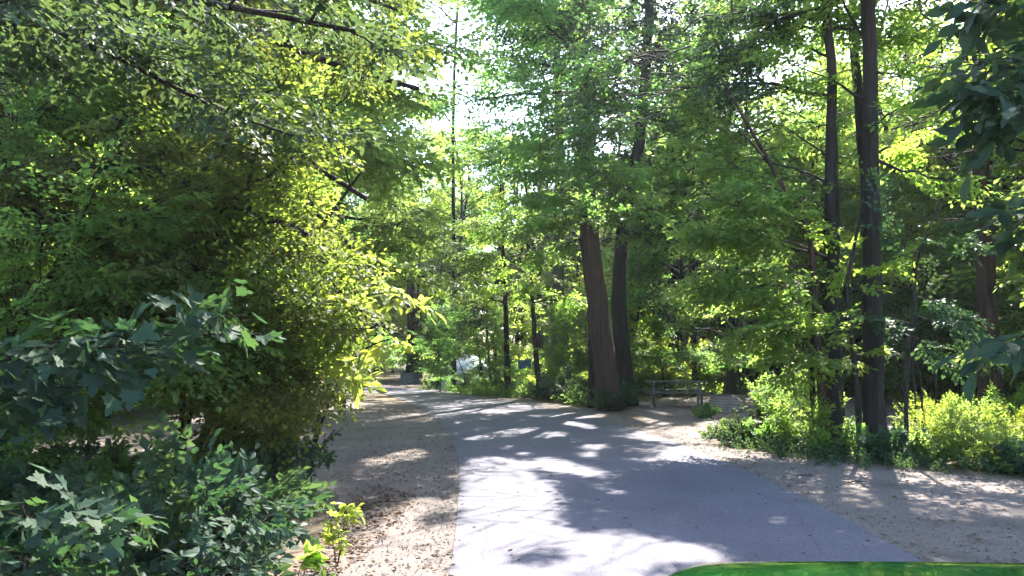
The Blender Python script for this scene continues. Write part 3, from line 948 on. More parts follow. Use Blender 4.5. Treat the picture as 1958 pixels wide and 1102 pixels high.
def shrub(seed, H, R, n, leaf, lsize, name='shrub'):
    t = Tree(seed); rr = t.rng
    t.path = np.array([[0, 0, 0.], [0, 0, H * .3]]); t.rad = np.array([.02, .015])
    for i in range(n):
        a = i * 2.4 + rr.normal() * .3; e = rr.uniform(.45, 1.4)
        L = H * rr.uniform(.6, 1.05)
        q = np.array([math.cos(a) * math.cos(e) * R / H * 1.3, math.sin(a) * math.cos(e) * R / H * 1.3, math.sin(e)]) * L
        t.limb((math.cos(a) * .04, math.sin(a) * .04, -.02), q, .014, .08, 7, H * .36, t0=.15, side=False, sides=4)
    t.build(name, 'x', 'shrub', leaf, 'bark', lsize, carve=False)
    return t


SHR = {
    'a': shrub(31, 1.25, .9, 16, 'leaf_mid', .085),
    'b': shrub(32, .8, .7, 14, 'leaf_deep', .08),
    'c': shrub(33, 1.5, 1.0, 18, 'leaf_yellow', .09),
    'd': shrub(34, .55, .6, 12, 'leaf_mid', .07, 'leafy_plant'),
}
#==TREES==
# ------------------------------------------------------------------ the wood: one list, each entry a tree of its own
used = set()
def put(key, x, y, sc, label, group=None, rz=None, cat=None):
    tr = PR.get(key) or SHR[key]
    rz = random.Random(int(x * 100) + int(y * 31)).uniform(0, 6.28) if rz is None else rz
    if key not in used:
        used.add(key)
        tr.obj.location = (x, y, 0); tr.obj.rotation_euler = (0, 0, 0); tr.obj.scale = (sc, sc, sc)
        # the first one keeps the prototype itself, regrown with gaps when it shades a patch
        r = place(tr, (x, y, 0), 0.0, sc, label, group)
        for ch in list(tr.obj.children): bpy.data.objects.remove(ch)
        old = tr.obj; tr.obj = r
        bpy.data.objects.remove(old)
        # later copies need the uncarved crown mesh
        for ch in r.children:
            if ch.name.startswith('crown'):
                tr.clean = CLEAN[key]
    else:
        r = dup(tr.obj, (x, y, 0), rz, sc, label, group)
        for ch in r.children:
            if ch.name.startswith('crown'): ch.data = CLEAN[key]
        if need_carve(tr, (x, y, 0), rz, sc) > .012:
            bpy_r = r
            for ch in list(r.children): bpy.data.objects.remove(ch)
            bpy.data.objects.remove(r)
            r = place(tr, (x, y, 0), rz, sc, label, group)
    if cat: r['category'] = cat
    return r


CLEAN = {}
for k_, t_ in list(PR.items()) + list(SHR.items()):
    for ch in t_.obj.children:
        if ch.name.startswith('crown'): CLEAN[k_] = ch.data

rw = random.Random(77)
def free(x, y, r=.9):
    P = np.array([[x, y]])
    if on_road(P)[0] or road_dist(P)[0] < r: return False
    if 3.2 < x < 11.5 and 13.5 < y < 27: return False          # campsite
    if -10 < x < -1 and 9.5 < y < 21: return False             # pull-off
    if 25 < y < 31.5 and abs(x - y * 24 / 1424) < .8: return False   # the towel's place
    if -5.5 < x < .9 and 30.5 < y < 36.5: return False         # tent
    if -10 < x < -4 and 33 < y < 42: return False
    return True

FAR = 'broadleaf tree in the dense green wood that closes the view beyond the campsites'
spots = []
def scatter(n, x0, x1, y0, y1, keys, s0, s1, mind, label, group, limit=None, cat=None, tries=40):
    c = 0
    for _ in range(n * tries):
        if c >= n: break
        y = rw.uniform(y0, y1); x = rw.uniform(x0, x1) * (y / y1 if x1 - x0 > 30 else 1)
        if not free(x, y): continue
        if any((x - a) ** 2 + (y - b) ** 2 < mind ** 2 for a, b, m in spots if m == (mind > 1.6)): continue
        s = rw.uniform(s0, s1); key = rw.choice(keys)
        if key in HT_ and 24 < y < 33 and -5.5 < x < 3.2: continue
        if limit: s = min(s, limit(x, y, key) or s)
        spots.append((x, y, mind > 1.6))
        put(key, x, y, s, label, group, cat=cat)
        c += 1
    return c

HT_ = {'tall': 16.5, 'tall2': 15.5, 'mid': 11, 'mid2': 10, 'deep': 12.5}
def cap(x, y, key):
    """keep the trees straight ahead low enough for the sky to show above the road"""
    px_ = 979 + F_PX * x / y
    if 600 < px_ < 860: top = 170
    elif px_ < 1080 and px_ >= 860: top = 240
    elif 1480 <= px_ < 1640: top = 190
    else: top = -60
    h = CAM_H + y * (HORIZON - top) / F_PX
    return h / HT_[key] if h / HT_[key] < 1.3 else None

scatter(70, -60, 64, 42, 80, ['tall', 'tall2', 'tall', 'deep'], .9, 1.25, 3.0, FAR, 'trees of the wood behind the campsites', cap)
scatter(40, -34, 38, 34, 46, ['mid', 'mid2', 'tall2', 'mid2', 'deep'], .8, 1.1, 2.4, 'leafy tree standing in the wood around the far bend of the road', 'trees around the far bend', cap)
scatter(22, -1, 26, 27.5, 36, ['mid', 'mid2', 'tall2', 'mid'], .8, 1.1, 2.3, 'green understorey tree standing behind the picnic table campsite', 'trees behind the campsite', cap)
scatter(20, 10, 26, 14, 27, ['mid', 'mid2', 'tall2'], .7, 1.0, 2.3, 'sunlit yellow green tree in the woods right of the campsite', 'trees right of the campsite')
scatter(14, -26, -6, 21, 33, ['mid', 'deep', 'mid2', 'tall'], .7, 1.05, 2.3, 'leafy tree glimpsed through the roadside bushes on the left', 'trees behind the left bushes')
scatter(10, -17, -6.5, 9, 20, ['mid', 'deep', 'mid2'], .7, 1.0, 2.3, 'shaded tree standing behind the big overhanging bush', 'trees close behind the left bush')
UG = 'leafy sapling in the undergrowth of the wood behind the campsites'
scatter(36, -50, 54, 56, 82, ['mid', 'mid2', 'sap', 'sap2'], .9, 1.3, 2.0, 'low leafy tree far back in the wood, seen between the trunks', 'low trees far back in the wood')
scatter(60, -30, 34, 27, 44, ['sap', 'sap2'], .7, 1.2, 1.3, UG, 'saplings in the wood', cat='sapling')
scatter(24, 9.5, 26, 12.5, 27, ['sap', 'sap2'], .6, .95, 1.3, 'bright sapling in the sunny undergrowth right of the campsite', 'saplings right of the campsite', cat='sapling')
scatter(34, -4, 20, 26.5, 37, ['a', 'c', 'b'], .8, 1.3, 1.1, 'low shrub growing beneath the trees behind the campsite', 'shrubs behind the campsite')
#==HERO==
# ------------------------------------------------------------------ trees one can tell apart
def world_pts(L, base): return [np.array(p) - base for p in L]

def hero(name, label, base_px, Y, path_px, r0, r1, leaf, bark, lsize, seed, crown=None, limbs=(), sides=14, flare=1.4, shape='low', rough=.06, nspr=10, cat='tree', keep=1.0, topZ=None, carve=True):
    """path_px: (x, y) pixels of the trunk's middle from base to top, or (x, y, Y)"""
    b = at(base_px[0], base_px[1], Y); b[2] = 0
    t = Tree(seed, b)
    P = [at(p[0], p[1], p[2] if len(p) > 2 else Y) - b for p in path_px]
    P[0][2] = -.1
    t.trunk(P, r0, r1, sides, rough, flare, n=30)
    if crown: t.crown(**crown)
    for lm in limbs:
        # (y pixel on the trunk, target x, y, Y, radius, rise, nspr, slen)
        yp, tx, ty, tY, rr, rise, ns, sl = lm
        z = at(path_px[0][0], yp, Y)[2]
        p, _ = t.at_z(z)
        t.limb(p, at(tx, ty, tY) - b, rr, rise, ns, sl, t0=.22)
    t.build(name, label, cat, leaf, bark, lsize, shape, keep=keep, carve=carve)
    return t

# the straight dark trunk by the right verge
hero('roadside_tree', 'tallest straight dark trunk rising from the green strip on the right', (1673, 862), 12.6,
     [(1673, 862), (1668, 700), (1667, 450), (1666, 200), (1660, 0), (1656, -250), (1650, -620)], .165, .07, 'leaf_yellow', 'bark', .11, 41,
     crown=dict(z0=7.6, z1=13.0, R=3.6, n=24, nspr=9, slen=.95), limbs=[
        (290, 1840, 350, 12.0, .035, -.04, 7, .7), (300, 1790, 240, 13.4, .03, .03, 7, .7), (180, 1500, 120, 12.8, .03, .05, 8, .8), (90, 1820, 60, 13.5, .035, .05, 10, .9),
        (160, 1740, 150, 12, .02, .05, 5, .6), (380, 1610, 520, 12.4, .022, -.05, 4, .5), (60, 1560, -60, 13, .03, .04, 8, .9), (230, 1760, 190, 11.4, .02, .04, 6, .7)])
hero('roadside_tree', 'slightly crooked dark trunk just left of the tallest right hand trunk', (1597, 856), 12.9,
     [(1600, 856), (1590, 740), (1588, 600), (1594, 480), (1588, 400), (1584, 330), (1592, 220), (1590, 120), (1574, 0), (1560, -200), (1548, -480)], .112, .05, 'leaf_mid', 'bark', .11, 42,
     crown=dict(z0=7.4, z1=11.5, R=3.0, n=20, nspr=9, slen=.9), limbs=[
        (330, 1400, 300, 13.5, .028, .06, 9, .8), (400, 1440, 360, 12.2, .025, .05, 8, .8), (300, 1480, 240, 14, .02, .06, 8, .8), (290, 1650, 330, 12.6, .018, .02, 2, .4),
        (500, 1350, 450, 13, .03, .06, 12, .85), (560, 1400, 560, 12.5, .025, .04, 12, .8), (120, 1450, 60, 13.5, .03, .04, 9, .8), (-120, 1315, 70, 10.9, .025, .02, 7, .6), (520, 1500, 640, 12.4, .02, .02, 8, .7)])
hero('roadside_tree', 'reddish slim stem leaning left at the foot of the crooked trunk', (1578, 856), 12.7,
     [(1580, 856), (1572, 760), (1562, 640), (1556, 520), (1545, 430), (1480, 330), (1420, 220), (1380, 150)], .075, .02, 'leaf_mid', 'bark_red', .11, 43,
     limbs=[(470, 1340, 440, 12.6, .025, .07, 12, .8), (420, 1300, 380, 13.2, .022, .05, 10, .8), (380, 1320, 280, 13, .02, .05, 9, .8), (560, 1430, 620, 12, .018, .0, 10, .7), (600, 1490, 660, 12.2, .016, -.02, 8, .6),
            (330, 1350, 200, 13.4, .02, .05, 10, .8), (450, 1480, 400, 11.8, .016, .05, 8, .7), (520, 1380, 540, 13, .02, .05, 12, .8), (640, 1420, 650, 12.8, .016, -.02, 8, .6)])
hero('roadside_tree', 'thin leafy stem at the left edge of the clump of roadside trunks', (1561, 852), 12.8,
     [(1563, 852), (1555, 760), (1550, 650), (1560, 560), (1552, 470), (1530, 380)], .055, .018, 'leaf_mid', 'bark', .10, 44,
     limbs=[(600, 1330, 560, 12.9, .018, .05, 12, .75), (640, 1450, 640, 12, .015, 0, 9, .7), (560, 1500, 520, 11.6, .013, .03, 8, .6), (690, 1560, 690, 11.8, .013, .03, 8, .55),
            (700, 1590, 640, 11.7, .013, .05, 9, .55), (680, 1500, 720, 12.2, .013, 0, 8, .55), (700, 1640, 680, 12.3, .012, .02, 6, .5), (820, 1500, 770, 12.4, .010, .1, 4, .4)])
hero('roadside_tree', 'thin pale stem leaning against the tallest right hand trunk', (1646, 860), 12.2,
     [(1648, 860), (1640, 760), (1628, 640), (1618, 540), (1640, 440), (1652, 380)], .055, .02, 'leaf_yellow', 'bark', .10, 45,
     limbs=[(560, 1700, 500, 11.8, .013, .05, 6, .55), (600, 1560, 600, 11.8, .013, .03, 7, .55), (500, 1580, 430, 12.4, .012, .05, 7, .6)])
hero('sapling', 'thin forked sapling standing right of the tallest trunk', (1730, 866), 11.8,
     [(1731, 866), (1733, 740), (1740, 640), (1750, 540), (1752, 500), (1775, 440), (1800, 380)], .04, .014, 'leaf_deep', 'bark', .10, 46, cat='sapling', sides=8,
     limbs=[(520, 1700, 400, 12, .012, .05, 7, .6), (560, 1820, 600, 11.6, .01, .06, 8, .6), (620, 1690, 610, 11.8, .01, .04, 6, .55), (470, 1860, 470, 12, .012, .05, 8, .6), (640, 1800, 690, 12, .01, .03, 7, .5), (600, 1880, 660, 11.6, .01, .05, 8, .55)])
hero('woodland_tree', 'stout brown trunk near the right edge with leaves hiding its top', (1893, 782), 17.2,
     [(1895, 782), (1890, 640), (1884, 480), (1878, 320), (1872, 150), (1868, -100), (1860, -350)], .235, .09, 'leaf_yellow', 'bark_red', .12, 47,
     crown=dict(z0=6.5, z1=13.5, R=3.4, n=24, nspr=9, slen=.95), limbs=[(330, 1800, 300, 16, .03, .05, 8, .8), (300, 1980, 260, 16.4, .03, .05, 8, .8), (420, 1980, 420, 16.6, .02, .05, 8, .7)])
for k, (x, yb, top, xt, Y_) in enumerate([(1765, 850, 660, 1752, 12.8), (1782, 846, 640, 1790, 13.4), (1748, 838, 690, 1745, 14.2)]):
    hero('sapling', ['dark twig like sapling with few leaves in the sunny gap on the right', 'bent bare sapling beside a twig like one in the sunny gap on the right', 'low spindly sapling close behind the thin forked one'][k], (x, yb), Y_,
         [(x, yb), ((x + xt) / 2 + 4, (yb + top) / 2), (xt, top), (xt + 6, top - 90)], .024, .008, 'leaf_deep', 'bark', .09, 60 + k, cat='sapling', sides=6, flare=1.1,
         limbs=[(top + 20, xt + 45, top - 40, Y_, .008, .04, 5, .45), (top - 10, xt - 50, top - 30, Y_, .008, .04, 5, .45), (top - 30, xt + 20, top - 120, Y_, .008, .04, 5, .45)])

# centre: the big leaning trunk and its neighbours
hero('leaning_tree', 'thick reddish trunk leaning left beside the bend of the road', (1166, 782), 21.2,
     [(1168, 782), (1158, 700), (1147, 620), (1137, 540), (1128, 460), (1122, 360), (1118, 260), (1112, 120), (1105, -60), (1100, -300)], .34, .10, 'leaf_mid', 'bark_red', .14, 51,
     crown=dict(z0=8.2, z1=15.5, R=5.0, n=42, nspr=11, slen=1.15), sides=20, rough=.035, flare=1.15, limbs=[
        (260, 1180, 160, 17, .09, .05, 16, 1.1), (250, 1130, 130, 16.4, .08, .05, 16, 1.1), (200, 1240, 100, 16.8, .08, .05, 16, 1.1), (300, 1160, 220, 17.2, .06, .03, 14, 1.0), (230, 1090, 190, 18, .06, .03, 12, 1.0),
        (330, 1150, 330, 17.5, .06, .03, 16, 1.0), (380, 1090, 400, 18.5, .05, .03, 12, .9), (280, 1060, 260, 18, .05, .03, 14, 1.0), (320, 1200, 360, 18.5, .05, .0, 14, .9),
        (340, 1020, 330, 20, .06, .05, 10, 1.0), (400, 1230, 420, 20, .05, .05, 10, .9), (330, 1120, 300, 18, .05, .05, 10, .9)])
hero('ivy_tree', 'dark trunk wrapped in climbing leaves right behind the leaning trunk', (1205, 765), 23.0,
     [(1200, 765), (1190, 690), (1184, 600), (1184, 500), (1194, 400), (1218, 300), (1232, 180), (1240, 40), (1250, -200)], .25, .10, 'leaf_deep', 'bark', .13, 52,
     crown=dict(z0=8.5, z1=15.5, R=4.8, n=44, nspr=11, slen=1.1), sides=14, limbs=[(150, 1150, 190, 17.5, .06, -.02, 16, 1.0), (120, 1200, 120, 17.5, .06, .0, 16, 1.0), (180, 1110, 130, 18, .05, .0, 14, 1.0), (220, 1235, 230, 19, .05, 0, 14, .9), (60, 1130, 60, 18, .05, .0, 14, 1.0), (300, 1330, 260, 21, .05, .05, 10, .9), (420, 1300, 470, 21, .04, .05, 10, .9), (200, 1340, 130, 20, .05, .05, 12, .9), (500, 1270, 600, 22, .03, .0, 9, .8)])
hero('slim_tree', 'thin dark trunk hugging the left side of the leaning trunk', (1130, 776), 22.0,
     [(1131, 776), (1130, 600), (1124, 450), (1118, 300), (1110, 180)], .095, .04, 'leaf_mid', 'bark', .13, 53,
     crown=dict(z0=5.0, z1=8.4, R=2.3, n=36, nspr=10, slen=.85))
hero('slim_tree', 'pale grey green trunk between the leaning trunk and the slim saplings', (1064, 752), 28.0,
     [(1066, 752), (1066, 640), (1068, 480), (1070, 300), (1066, 100), (1062, -80)], .26, .10, 'leaf_mid', 'bark_pale', .13, 54,
     crown=dict(z0=6.0, z1=15, R=4.3, n=44, nspr=10, slen=1.1))
hero('slim_tree', 'slim dark trunk left of the pale one behind the road bend', (1030, 758), 26.8,
     [(1033, 758), (1022, 640), (1012, 500), (1006, 380), (1000, 260)], .105, .03, 'leaf_yellow', 'bark', .12, 55,
     crown=dict(z0=3.4, z1=8.8, R=2.4, n=20, nspr=8, slen=.85))
hero('slim_tree', 'straight dark trunk right of two thin saplings near the tent', (970, 756), 27.6,
     [(971, 756), (968, 640), (964, 500), (958, 380), (955, 270)], .12, .03, 'leaf_mid', 'bark', .12, 56,
     crown=dict(z0=3.2, z1=8.8, R=2.5, n=22, nspr=8, slen=.85))
hero('sapling', 'thin leaning sapling directly in front of the pale tent', (925, 746), 29.5,
     [(927, 746), (918, 690), (908, 620), (898, 540), (892, 460)], .06, .02, 'leaf_deep', 'bark', .12, 57, cat='sapling', sides=8, flare=1.1,
     crown=dict(z0=2.6, z1=5.8, R=1.8, n=16, nspr=7, slen=.75))
hero('sapling', 'thin sapling between the tent and the straight dark trunk', (940, 748), 28.8,
     [(941, 748), (935, 690), (930, 620), (932, 540)], .055, .02, 'leaf_deep', 'bark', .12, 58, cat='sapling', sides=8, flare=1.1,
     crown=dict(z0=2.8, z1=4.6, R=1.5, n=12, nspr=7, slen=.7))
hero('slim_tree', 'stout dark trunk standing behind the far fire ring', (788, 716), 41.5,
     [(788, 712), (790, 640), (787, 560), (784, 450), (782, 330)], .36, .12, 'leaf_mid', 'bark', .14, 59,
     crown=dict(z0=5.0, z1=11.2, R=3.8, n=24, nspr=9, slen=1.0))
hero('slim_tree', 'thinner dark trunk right of the stout one behind the far fire ring', (803, 716), 40.6,
     [(803, 712), (803, 640), (800, 560), (806, 450)], .13, .05, 'leaf_yellow', 'bark', .13, 70,
     crown=dict(z0=3.4, z1=7.6, R=2.6, n=18, nspr=8, slen=.9))
hero('slim_tree', 'tall dark trunk with a drooping bough against the bright sky gap', (868, 742), 31.5,
     [(868, 738), (868, 500), (866, 300), (868, 170), (872, 60), (880, -80)], .10, .05, 'leaf_mid', 'bark', .14, 71,
     limbs=[(90, 940, 185, 26, .07, .04, 6, .9), (120, 800, 60, 30, .05, .05, 10, 1.0), (60, 780, -20, 28, .05, .05, 10, 1.0), (130, 930, 110, 28, .04, .03, 10, .9), (170, 980, 170, 28, .04, .03, 9, .9), (200, 810, 200, 28, .04, .03, 10, .9), (250, 780, 290, 27, .04, .03, 10, .9), (20, 900, 10, 26, .05, .02, 12, 1.0)])

hero('roadside_tree', 'dark leaved tree behind the crooked trunk reaching shaded boughs over the middle of the view', (1604, 846), 14.3,
     [(1604, 846), (1600, 600), (1597, 400), (1592, 200), (1580, 0), (1560, -150)], .10, .04, 'leaf_deep', 'bark', .11, 48,
     limbs=[(120, 1180, 110, 13, .05, .05, 18, .85), (180, 1230, 190, 13, .04, .05, 18, .85), (100, 1110, 190, 13.4, .04, .04, 18, .85), (40, 1290, 50, 13, .04, .06, 16, .85),
            (150, 1150, 250, 13.4, .04, .03, 14, .8), (0, 1180, 20, 13.2, .04, .05, 16, .85), (60, 1400, 20, 13.8, .03, .05, 12, .8)])

# vine sleeve on the ivy tree: its own part
ivy = [o for o in COL.objects if o.name.startswith('ivy_tree')][0]
iv = np.random.default_rng(9)
mb = MB()
n = 2600
yy = iv.uniform(-60, 470, n); xx = np.interp(yy, [-60, 40, 180, 300, 400, 480], [1242, 1240, 1232, 1216, 1203, 1198])
Pz = np.array([at(a, b_, 22.9) for a, b_ in zip(xx, yy)]) - np.array(ivy.location)
an = iv.uniform(0, 6.28, n); rad_ = .26 + np.abs(iv.normal(0, .28, n)) * np.interp(yy, [-60, 200, 470], [1.9, 1.1, .6])
D = np.c_[np.cos(an), np.sin(an), -.6 + iv.normal(0, .3, n)]
sprays(mb, Pz + np.c_[np.cos(an) * rad_, np.sin(an) * rad_, np.zeros(n)], D, np.full(n, .33), .12, iv, 'low', tmpl=SPR, off=np.array(ivy.location), keep=.55, twigs=False)
link('vine', mb.mesh('vine', [G['leaf_deep'], G['bark']]), ivy)

# ------------------------------------------------------------------ left: the bushes that overhang the gravel
def bush(name, label, base, stems, leaf, bark, lsize, seed, shape='mid', slen=.7, keep=1.0, cat='bush', carve=True, tmpl=SPR, r0=.05, nspr=14, spread=.9, tw=True, dens=1.0, minz=None, rmin=.006, edge=None):
    b = np.array(base, float); t = Tree(seed, b)
    t.path = np.array([[0, 0, 0.], [0, 0, .3]]); t.rad = np.array([.05, .05])
    for st in stems:
        pts = [np.array(p, float) - b for p in st[0]]
        r = st[1] if len(st) > 1 else r0
        P = np.array(pts)
        d = np.concatenate([[0], np.cumsum(np.linalg.norm(np.diff(P, axis=0), axis=1))]); tt_ = np.linspace(0, d[-1], 12)
        Q = np.stack([np.interp(tt_, d, P[:, i]) for i in range(3)], -1)
        for _ in range(2): Q[1:-1] = (Q[:-2] + 2 * Q[1:-1] + Q[2:]) / 4
        t.bark.tube(Q, np.linspace(r, r * .25, 12), 8, rough=.05, rng=t.rng, cap=False)
        ns = st[2] if len(st) > 2 else nspr
        ns = int(ns * dens)
        for k in range(ns):
            u = .25 + .75 * (k + t.rng.random()) / ns
            i = min(int(u * 11), 10); p = Q[i] + (Q[i + 1] - Q[i]) * (u * 11 - i)
            dd = unit(Q[i + 1] - Q[i]); a = t.rng.uniform(.2, 1.4) * (1 if k % 2 else -1)
            dv = np.array([dd[0] * math.cos(a) - dd[1] * math.sin(a), dd[0] * math.sin(a) + dd[1] * math.cos(a), dd[2] * .5 + t.rng.normal() * .3])
            L = t.rng.uniform(.5, 1.3) * spread
            q = p + unit(dv) * L
            if edge:
                ex, ey, _ = to_px((q + b + unit(dv) * slen * .5)[None])
                if ex[0] > np.interp(ey[0], [0, 100, 200, 330, 450, 520, 600, 700, 770, 850], [880, 860, 720, 640, 690, 775, 750, 740, 690, 640]) + edge: continue
            if minz and min(p[2], q[2]) < minz + t.rng.normal() * .12: continue
            t.limb(p, q, max(rmin, r * .22), .05, 6, slen, t0=.2, side=False, sides=4)
    t.build(name, label, cat, leaf, bark, lsize, shape, keep=keep, carve=carve, tmpl=tmpl, twigs=tw)
    return t

A = at
bush('overhanging_tree', 'big leafy tree sweeping its dark branches over the road from the left edge', (-6.6, 8.2, 0), [
    ([(-6.6, 8.2, -.1), (-6.5, 8.0, 1.4), A(-80, 330, 7.4), A(280, 290, 7.2), A(480, 420, 7.0), A(640, 470, 6.9)], .13, 20),
    ([(-6.5, 8.0, 1.2), A(-60, 380, 7.6), A(150, 400, 7.5), A(380, 520, 7.3), A(600, 600, 7.2), A(720, 640, 7.0)], .09, 22),
    ([(-6.5, 8.0, 1.6), A(-100, 100, 8), A(100, 60, 8.2), A(300, 150, 8), A(520, 260, 7.8), A(700, 380, 7.6)], .10, 22),
    ([(-6.5, 8.0, 2.6), A(-80, -120, 8.2), A(150, -80, 8.4), A(420, 20, 8.4), A(600, 130, 8.2), A(800, 170, 8)], .10, 24),
    ([(-6.5, 8.0, 1.0), A(0, 560, 7.6), A(250, 600, 7.6), A(480, 680, 7.6), A(650, 740, 7.4)], .07, 18),
    ([(-6.5, 8.0, 3.0), A(0, 200, 9.0), A(260, 220, 9.2), A(450, 330, 9), A(620, 420, 8.6)], .07, 20),
    ([(-6.5, 8.0, 3.0), A(60, -160, 9), A(300, -160, 9.4), A(560, -60, 9.6), A(760, 20, 9.4)], .08, 20),
    ], 'leaf_olive', 'bark', .075, 101, slen=.6, shape='low', dens=1.9, edge=-30, minz=1.05)
bush('overhanging_bush', 'dense yellow green bush bulging over the gravel left of the road', (-3.6, 8.0, 0), [
    ([(-3.6, 8.0, -.05), A(420, 760, 8), A(520, 560, 7.7), A(640, 400, 7.4), A(690, 330, 7.2)], .05, 20),
    ([(-3.6, 8.0, -.05), A(440, 780, 7.9), A(560, 620, 7.4), A(660, 540, 7.1), A(740, 520, 6.9)], .045, 22),
    ([(-3.6, 8.0, -.05), A(460, 800, 7.9), A(580, 700, 7.4), A(680, 640, 7.1), A(745, 610, 6.9)], .04, 22),
    ([(-3.6, 8.0, -.05), A(440, 800, 8.2), A(560, 740, 8), A(650, 730, 7.7), A(700, 740, 7.5)], .035, 14),
    ([(-3.6, 8.0, -.05), A(380, 700, 8.4), A(440, 480, 8.4), A(560, 300, 8.2), A(640, 220, 8.0)], .045, 20),
    ([(-3.6, 8.0, -.05), A(360, 720, 8), A(320, 560, 7.8), A(360, 440, 7.6), A(460, 380, 7.4)], .04, 18),
    ], 'leaf_gold', 'bark', .062, 102, slen=.5, shape='low', dens=2.6, edge=-40, minz=.5)
bush('overhanging_bush', 'deep green bush filling the shade behind the big near leaves', (-5.6, 7.0, 0), [
    ([(-5.6, 7.0, -.05), A(-40, 760, 7), A(40, 600, 6.9), A(120, 480, 6.8), A(240, 420, 6.8)], .05, 20),
    ([(-5.6, 7.0, -.05), A(-20, 820, 6.9), A(120, 740, 6.8), A(260, 680, 6.6), A(380, 650, 6.4)], .04, 16),
    ([(-5.6, 7.0, -.05), A(0, 800, 7.2), A(160, 640, 7.4), A(300, 540, 7.4), A(420, 560, 7.2)], .04, 18),
    ([(-5.6, 7.0, -.05), A(-60, 600, 7.4), A(0, 360, 7.6), A(60, 200, 7.6), A(200, 100, 7.6)], .05, 20),
    ], 'leaf_mid', 'bark', .07, 103, slen=.5, shape='low', dens=1.8, minz=.7)
# near branch with big soft lobed leaves
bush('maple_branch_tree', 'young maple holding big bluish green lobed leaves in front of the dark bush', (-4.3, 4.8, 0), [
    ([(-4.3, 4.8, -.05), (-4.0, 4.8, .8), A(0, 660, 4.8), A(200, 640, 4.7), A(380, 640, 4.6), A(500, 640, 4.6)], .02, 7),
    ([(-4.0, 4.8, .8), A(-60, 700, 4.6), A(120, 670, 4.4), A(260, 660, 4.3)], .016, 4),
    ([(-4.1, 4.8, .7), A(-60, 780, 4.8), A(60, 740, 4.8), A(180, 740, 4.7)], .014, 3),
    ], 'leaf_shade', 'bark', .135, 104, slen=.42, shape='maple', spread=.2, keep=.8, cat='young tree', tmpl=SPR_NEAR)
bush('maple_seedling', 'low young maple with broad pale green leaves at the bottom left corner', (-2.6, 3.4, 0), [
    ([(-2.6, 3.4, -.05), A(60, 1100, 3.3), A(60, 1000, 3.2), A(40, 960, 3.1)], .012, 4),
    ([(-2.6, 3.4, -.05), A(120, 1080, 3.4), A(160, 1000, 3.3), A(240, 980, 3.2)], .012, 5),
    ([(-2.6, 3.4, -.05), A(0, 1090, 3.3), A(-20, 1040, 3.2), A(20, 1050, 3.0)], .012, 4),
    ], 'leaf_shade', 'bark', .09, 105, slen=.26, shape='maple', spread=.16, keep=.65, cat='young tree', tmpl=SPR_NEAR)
# the far reach of the bush catching the sun, a small ash with bright leaflets
bush('ash_sapling', 'slender sapling reaching bright lime green leaves out over the road bend', (-2.3, 8.6, 0), [
    ([(-2.3, 8.6, -.05), (-2.2, 8.3, .6), A(660, 690, 7.2), A(740, 640, 6.2), A(810, 640, 5.8)], .02, 5),
    ([(-2.3, 8.6, .3), A(640, 600, 7.6), A(700, 560, 6.8), A(760, 560, 6.2)], .018, 5),
    ], 'leaf_yellow', 'bark', .10, 106, slen=.34, shape='ovate', spread=.3, keep=.9, cat='sapling', tmpl=SPR_NEAR)

# top left bough, near; a darker leaf tone stands in for shade on it
bush('overhanging_tree', 'tree reaching a near green bough across the top left of the view', (-5.2, 4.6, 0), [
    ([(-5.2, 4.6, -.1), (-5.1, 4.6, 2.0), (-4.8, 4.7, 3.4), A(100, -60, 5), A(350, -20, 5.2), A(560, 60, 5.4), A(680, 60, 5.6)], .07, 14),
    ([(-4.9, 4.7, 3.0), A(-50, 20, 5.2), A(150, 60, 5.4), A(380, 200, 5.8), A(560, 260, 6)], .04, 12),
    ], 'leaf_deep', 'bark', .08, 107, slen=.5, shape='mid', spread=.6, keep=.8, dens=1.3, carve=True)

# right: near dark leaves hanging in from the right edge
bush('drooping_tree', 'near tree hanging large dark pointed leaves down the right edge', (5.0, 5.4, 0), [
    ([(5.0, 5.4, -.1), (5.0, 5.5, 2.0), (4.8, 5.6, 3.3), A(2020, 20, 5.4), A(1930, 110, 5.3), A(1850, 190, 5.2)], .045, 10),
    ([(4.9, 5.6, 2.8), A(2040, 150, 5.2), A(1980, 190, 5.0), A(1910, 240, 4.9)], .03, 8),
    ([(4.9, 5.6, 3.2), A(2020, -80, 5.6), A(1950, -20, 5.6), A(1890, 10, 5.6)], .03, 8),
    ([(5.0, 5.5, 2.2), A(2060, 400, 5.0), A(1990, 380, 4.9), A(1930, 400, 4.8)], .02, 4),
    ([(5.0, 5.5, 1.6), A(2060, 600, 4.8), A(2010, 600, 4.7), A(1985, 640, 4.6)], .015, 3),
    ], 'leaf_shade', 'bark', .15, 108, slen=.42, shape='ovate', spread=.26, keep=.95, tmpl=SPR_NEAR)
# ------------------------------------------------------------------ canopy trees, most of them added to shade the ground (crowns above the frame)
def canopy(label, x, y, H, R, seed, leaf='leaf_mid', z0=None, n=44):
    t = Tree(seed, (x, y, 0)); rr = t.rng
    t.trunk([(0, 0, -.1), (rr.normal() * .06, rr.normal() * .1, H * .3), (rr.normal() * .1, rr.normal() * .2, H * .65), (0, 0, H)], .22, .05, 12)
    t.crown(z0 or H * .5, H * .98, R, n, 11, 1.15, 'oval', .07, .3)
    t.build('canopy_tree', label, 'tree', leaf, 'bark', .15)
    return t
canopy('tall added shade tree whose trunk stands close behind the tallest right hand trunk', 9.2, 19.2, 15, 4.6, 201, z0=7.0)  # added sunward of the right gravel for the shade of its crown
canopy('broad added shade tree in the wood just beyond the drooping dark leaves', 11.6, 15.2, 16, 5.2, 202, 'leaf_yellow', z0=7.5, n=46)
canopy('high crowned shade tree added behind the picnic table', 8.2, 27.8, 15, 5.2, 203, z0=6.0, n=60)
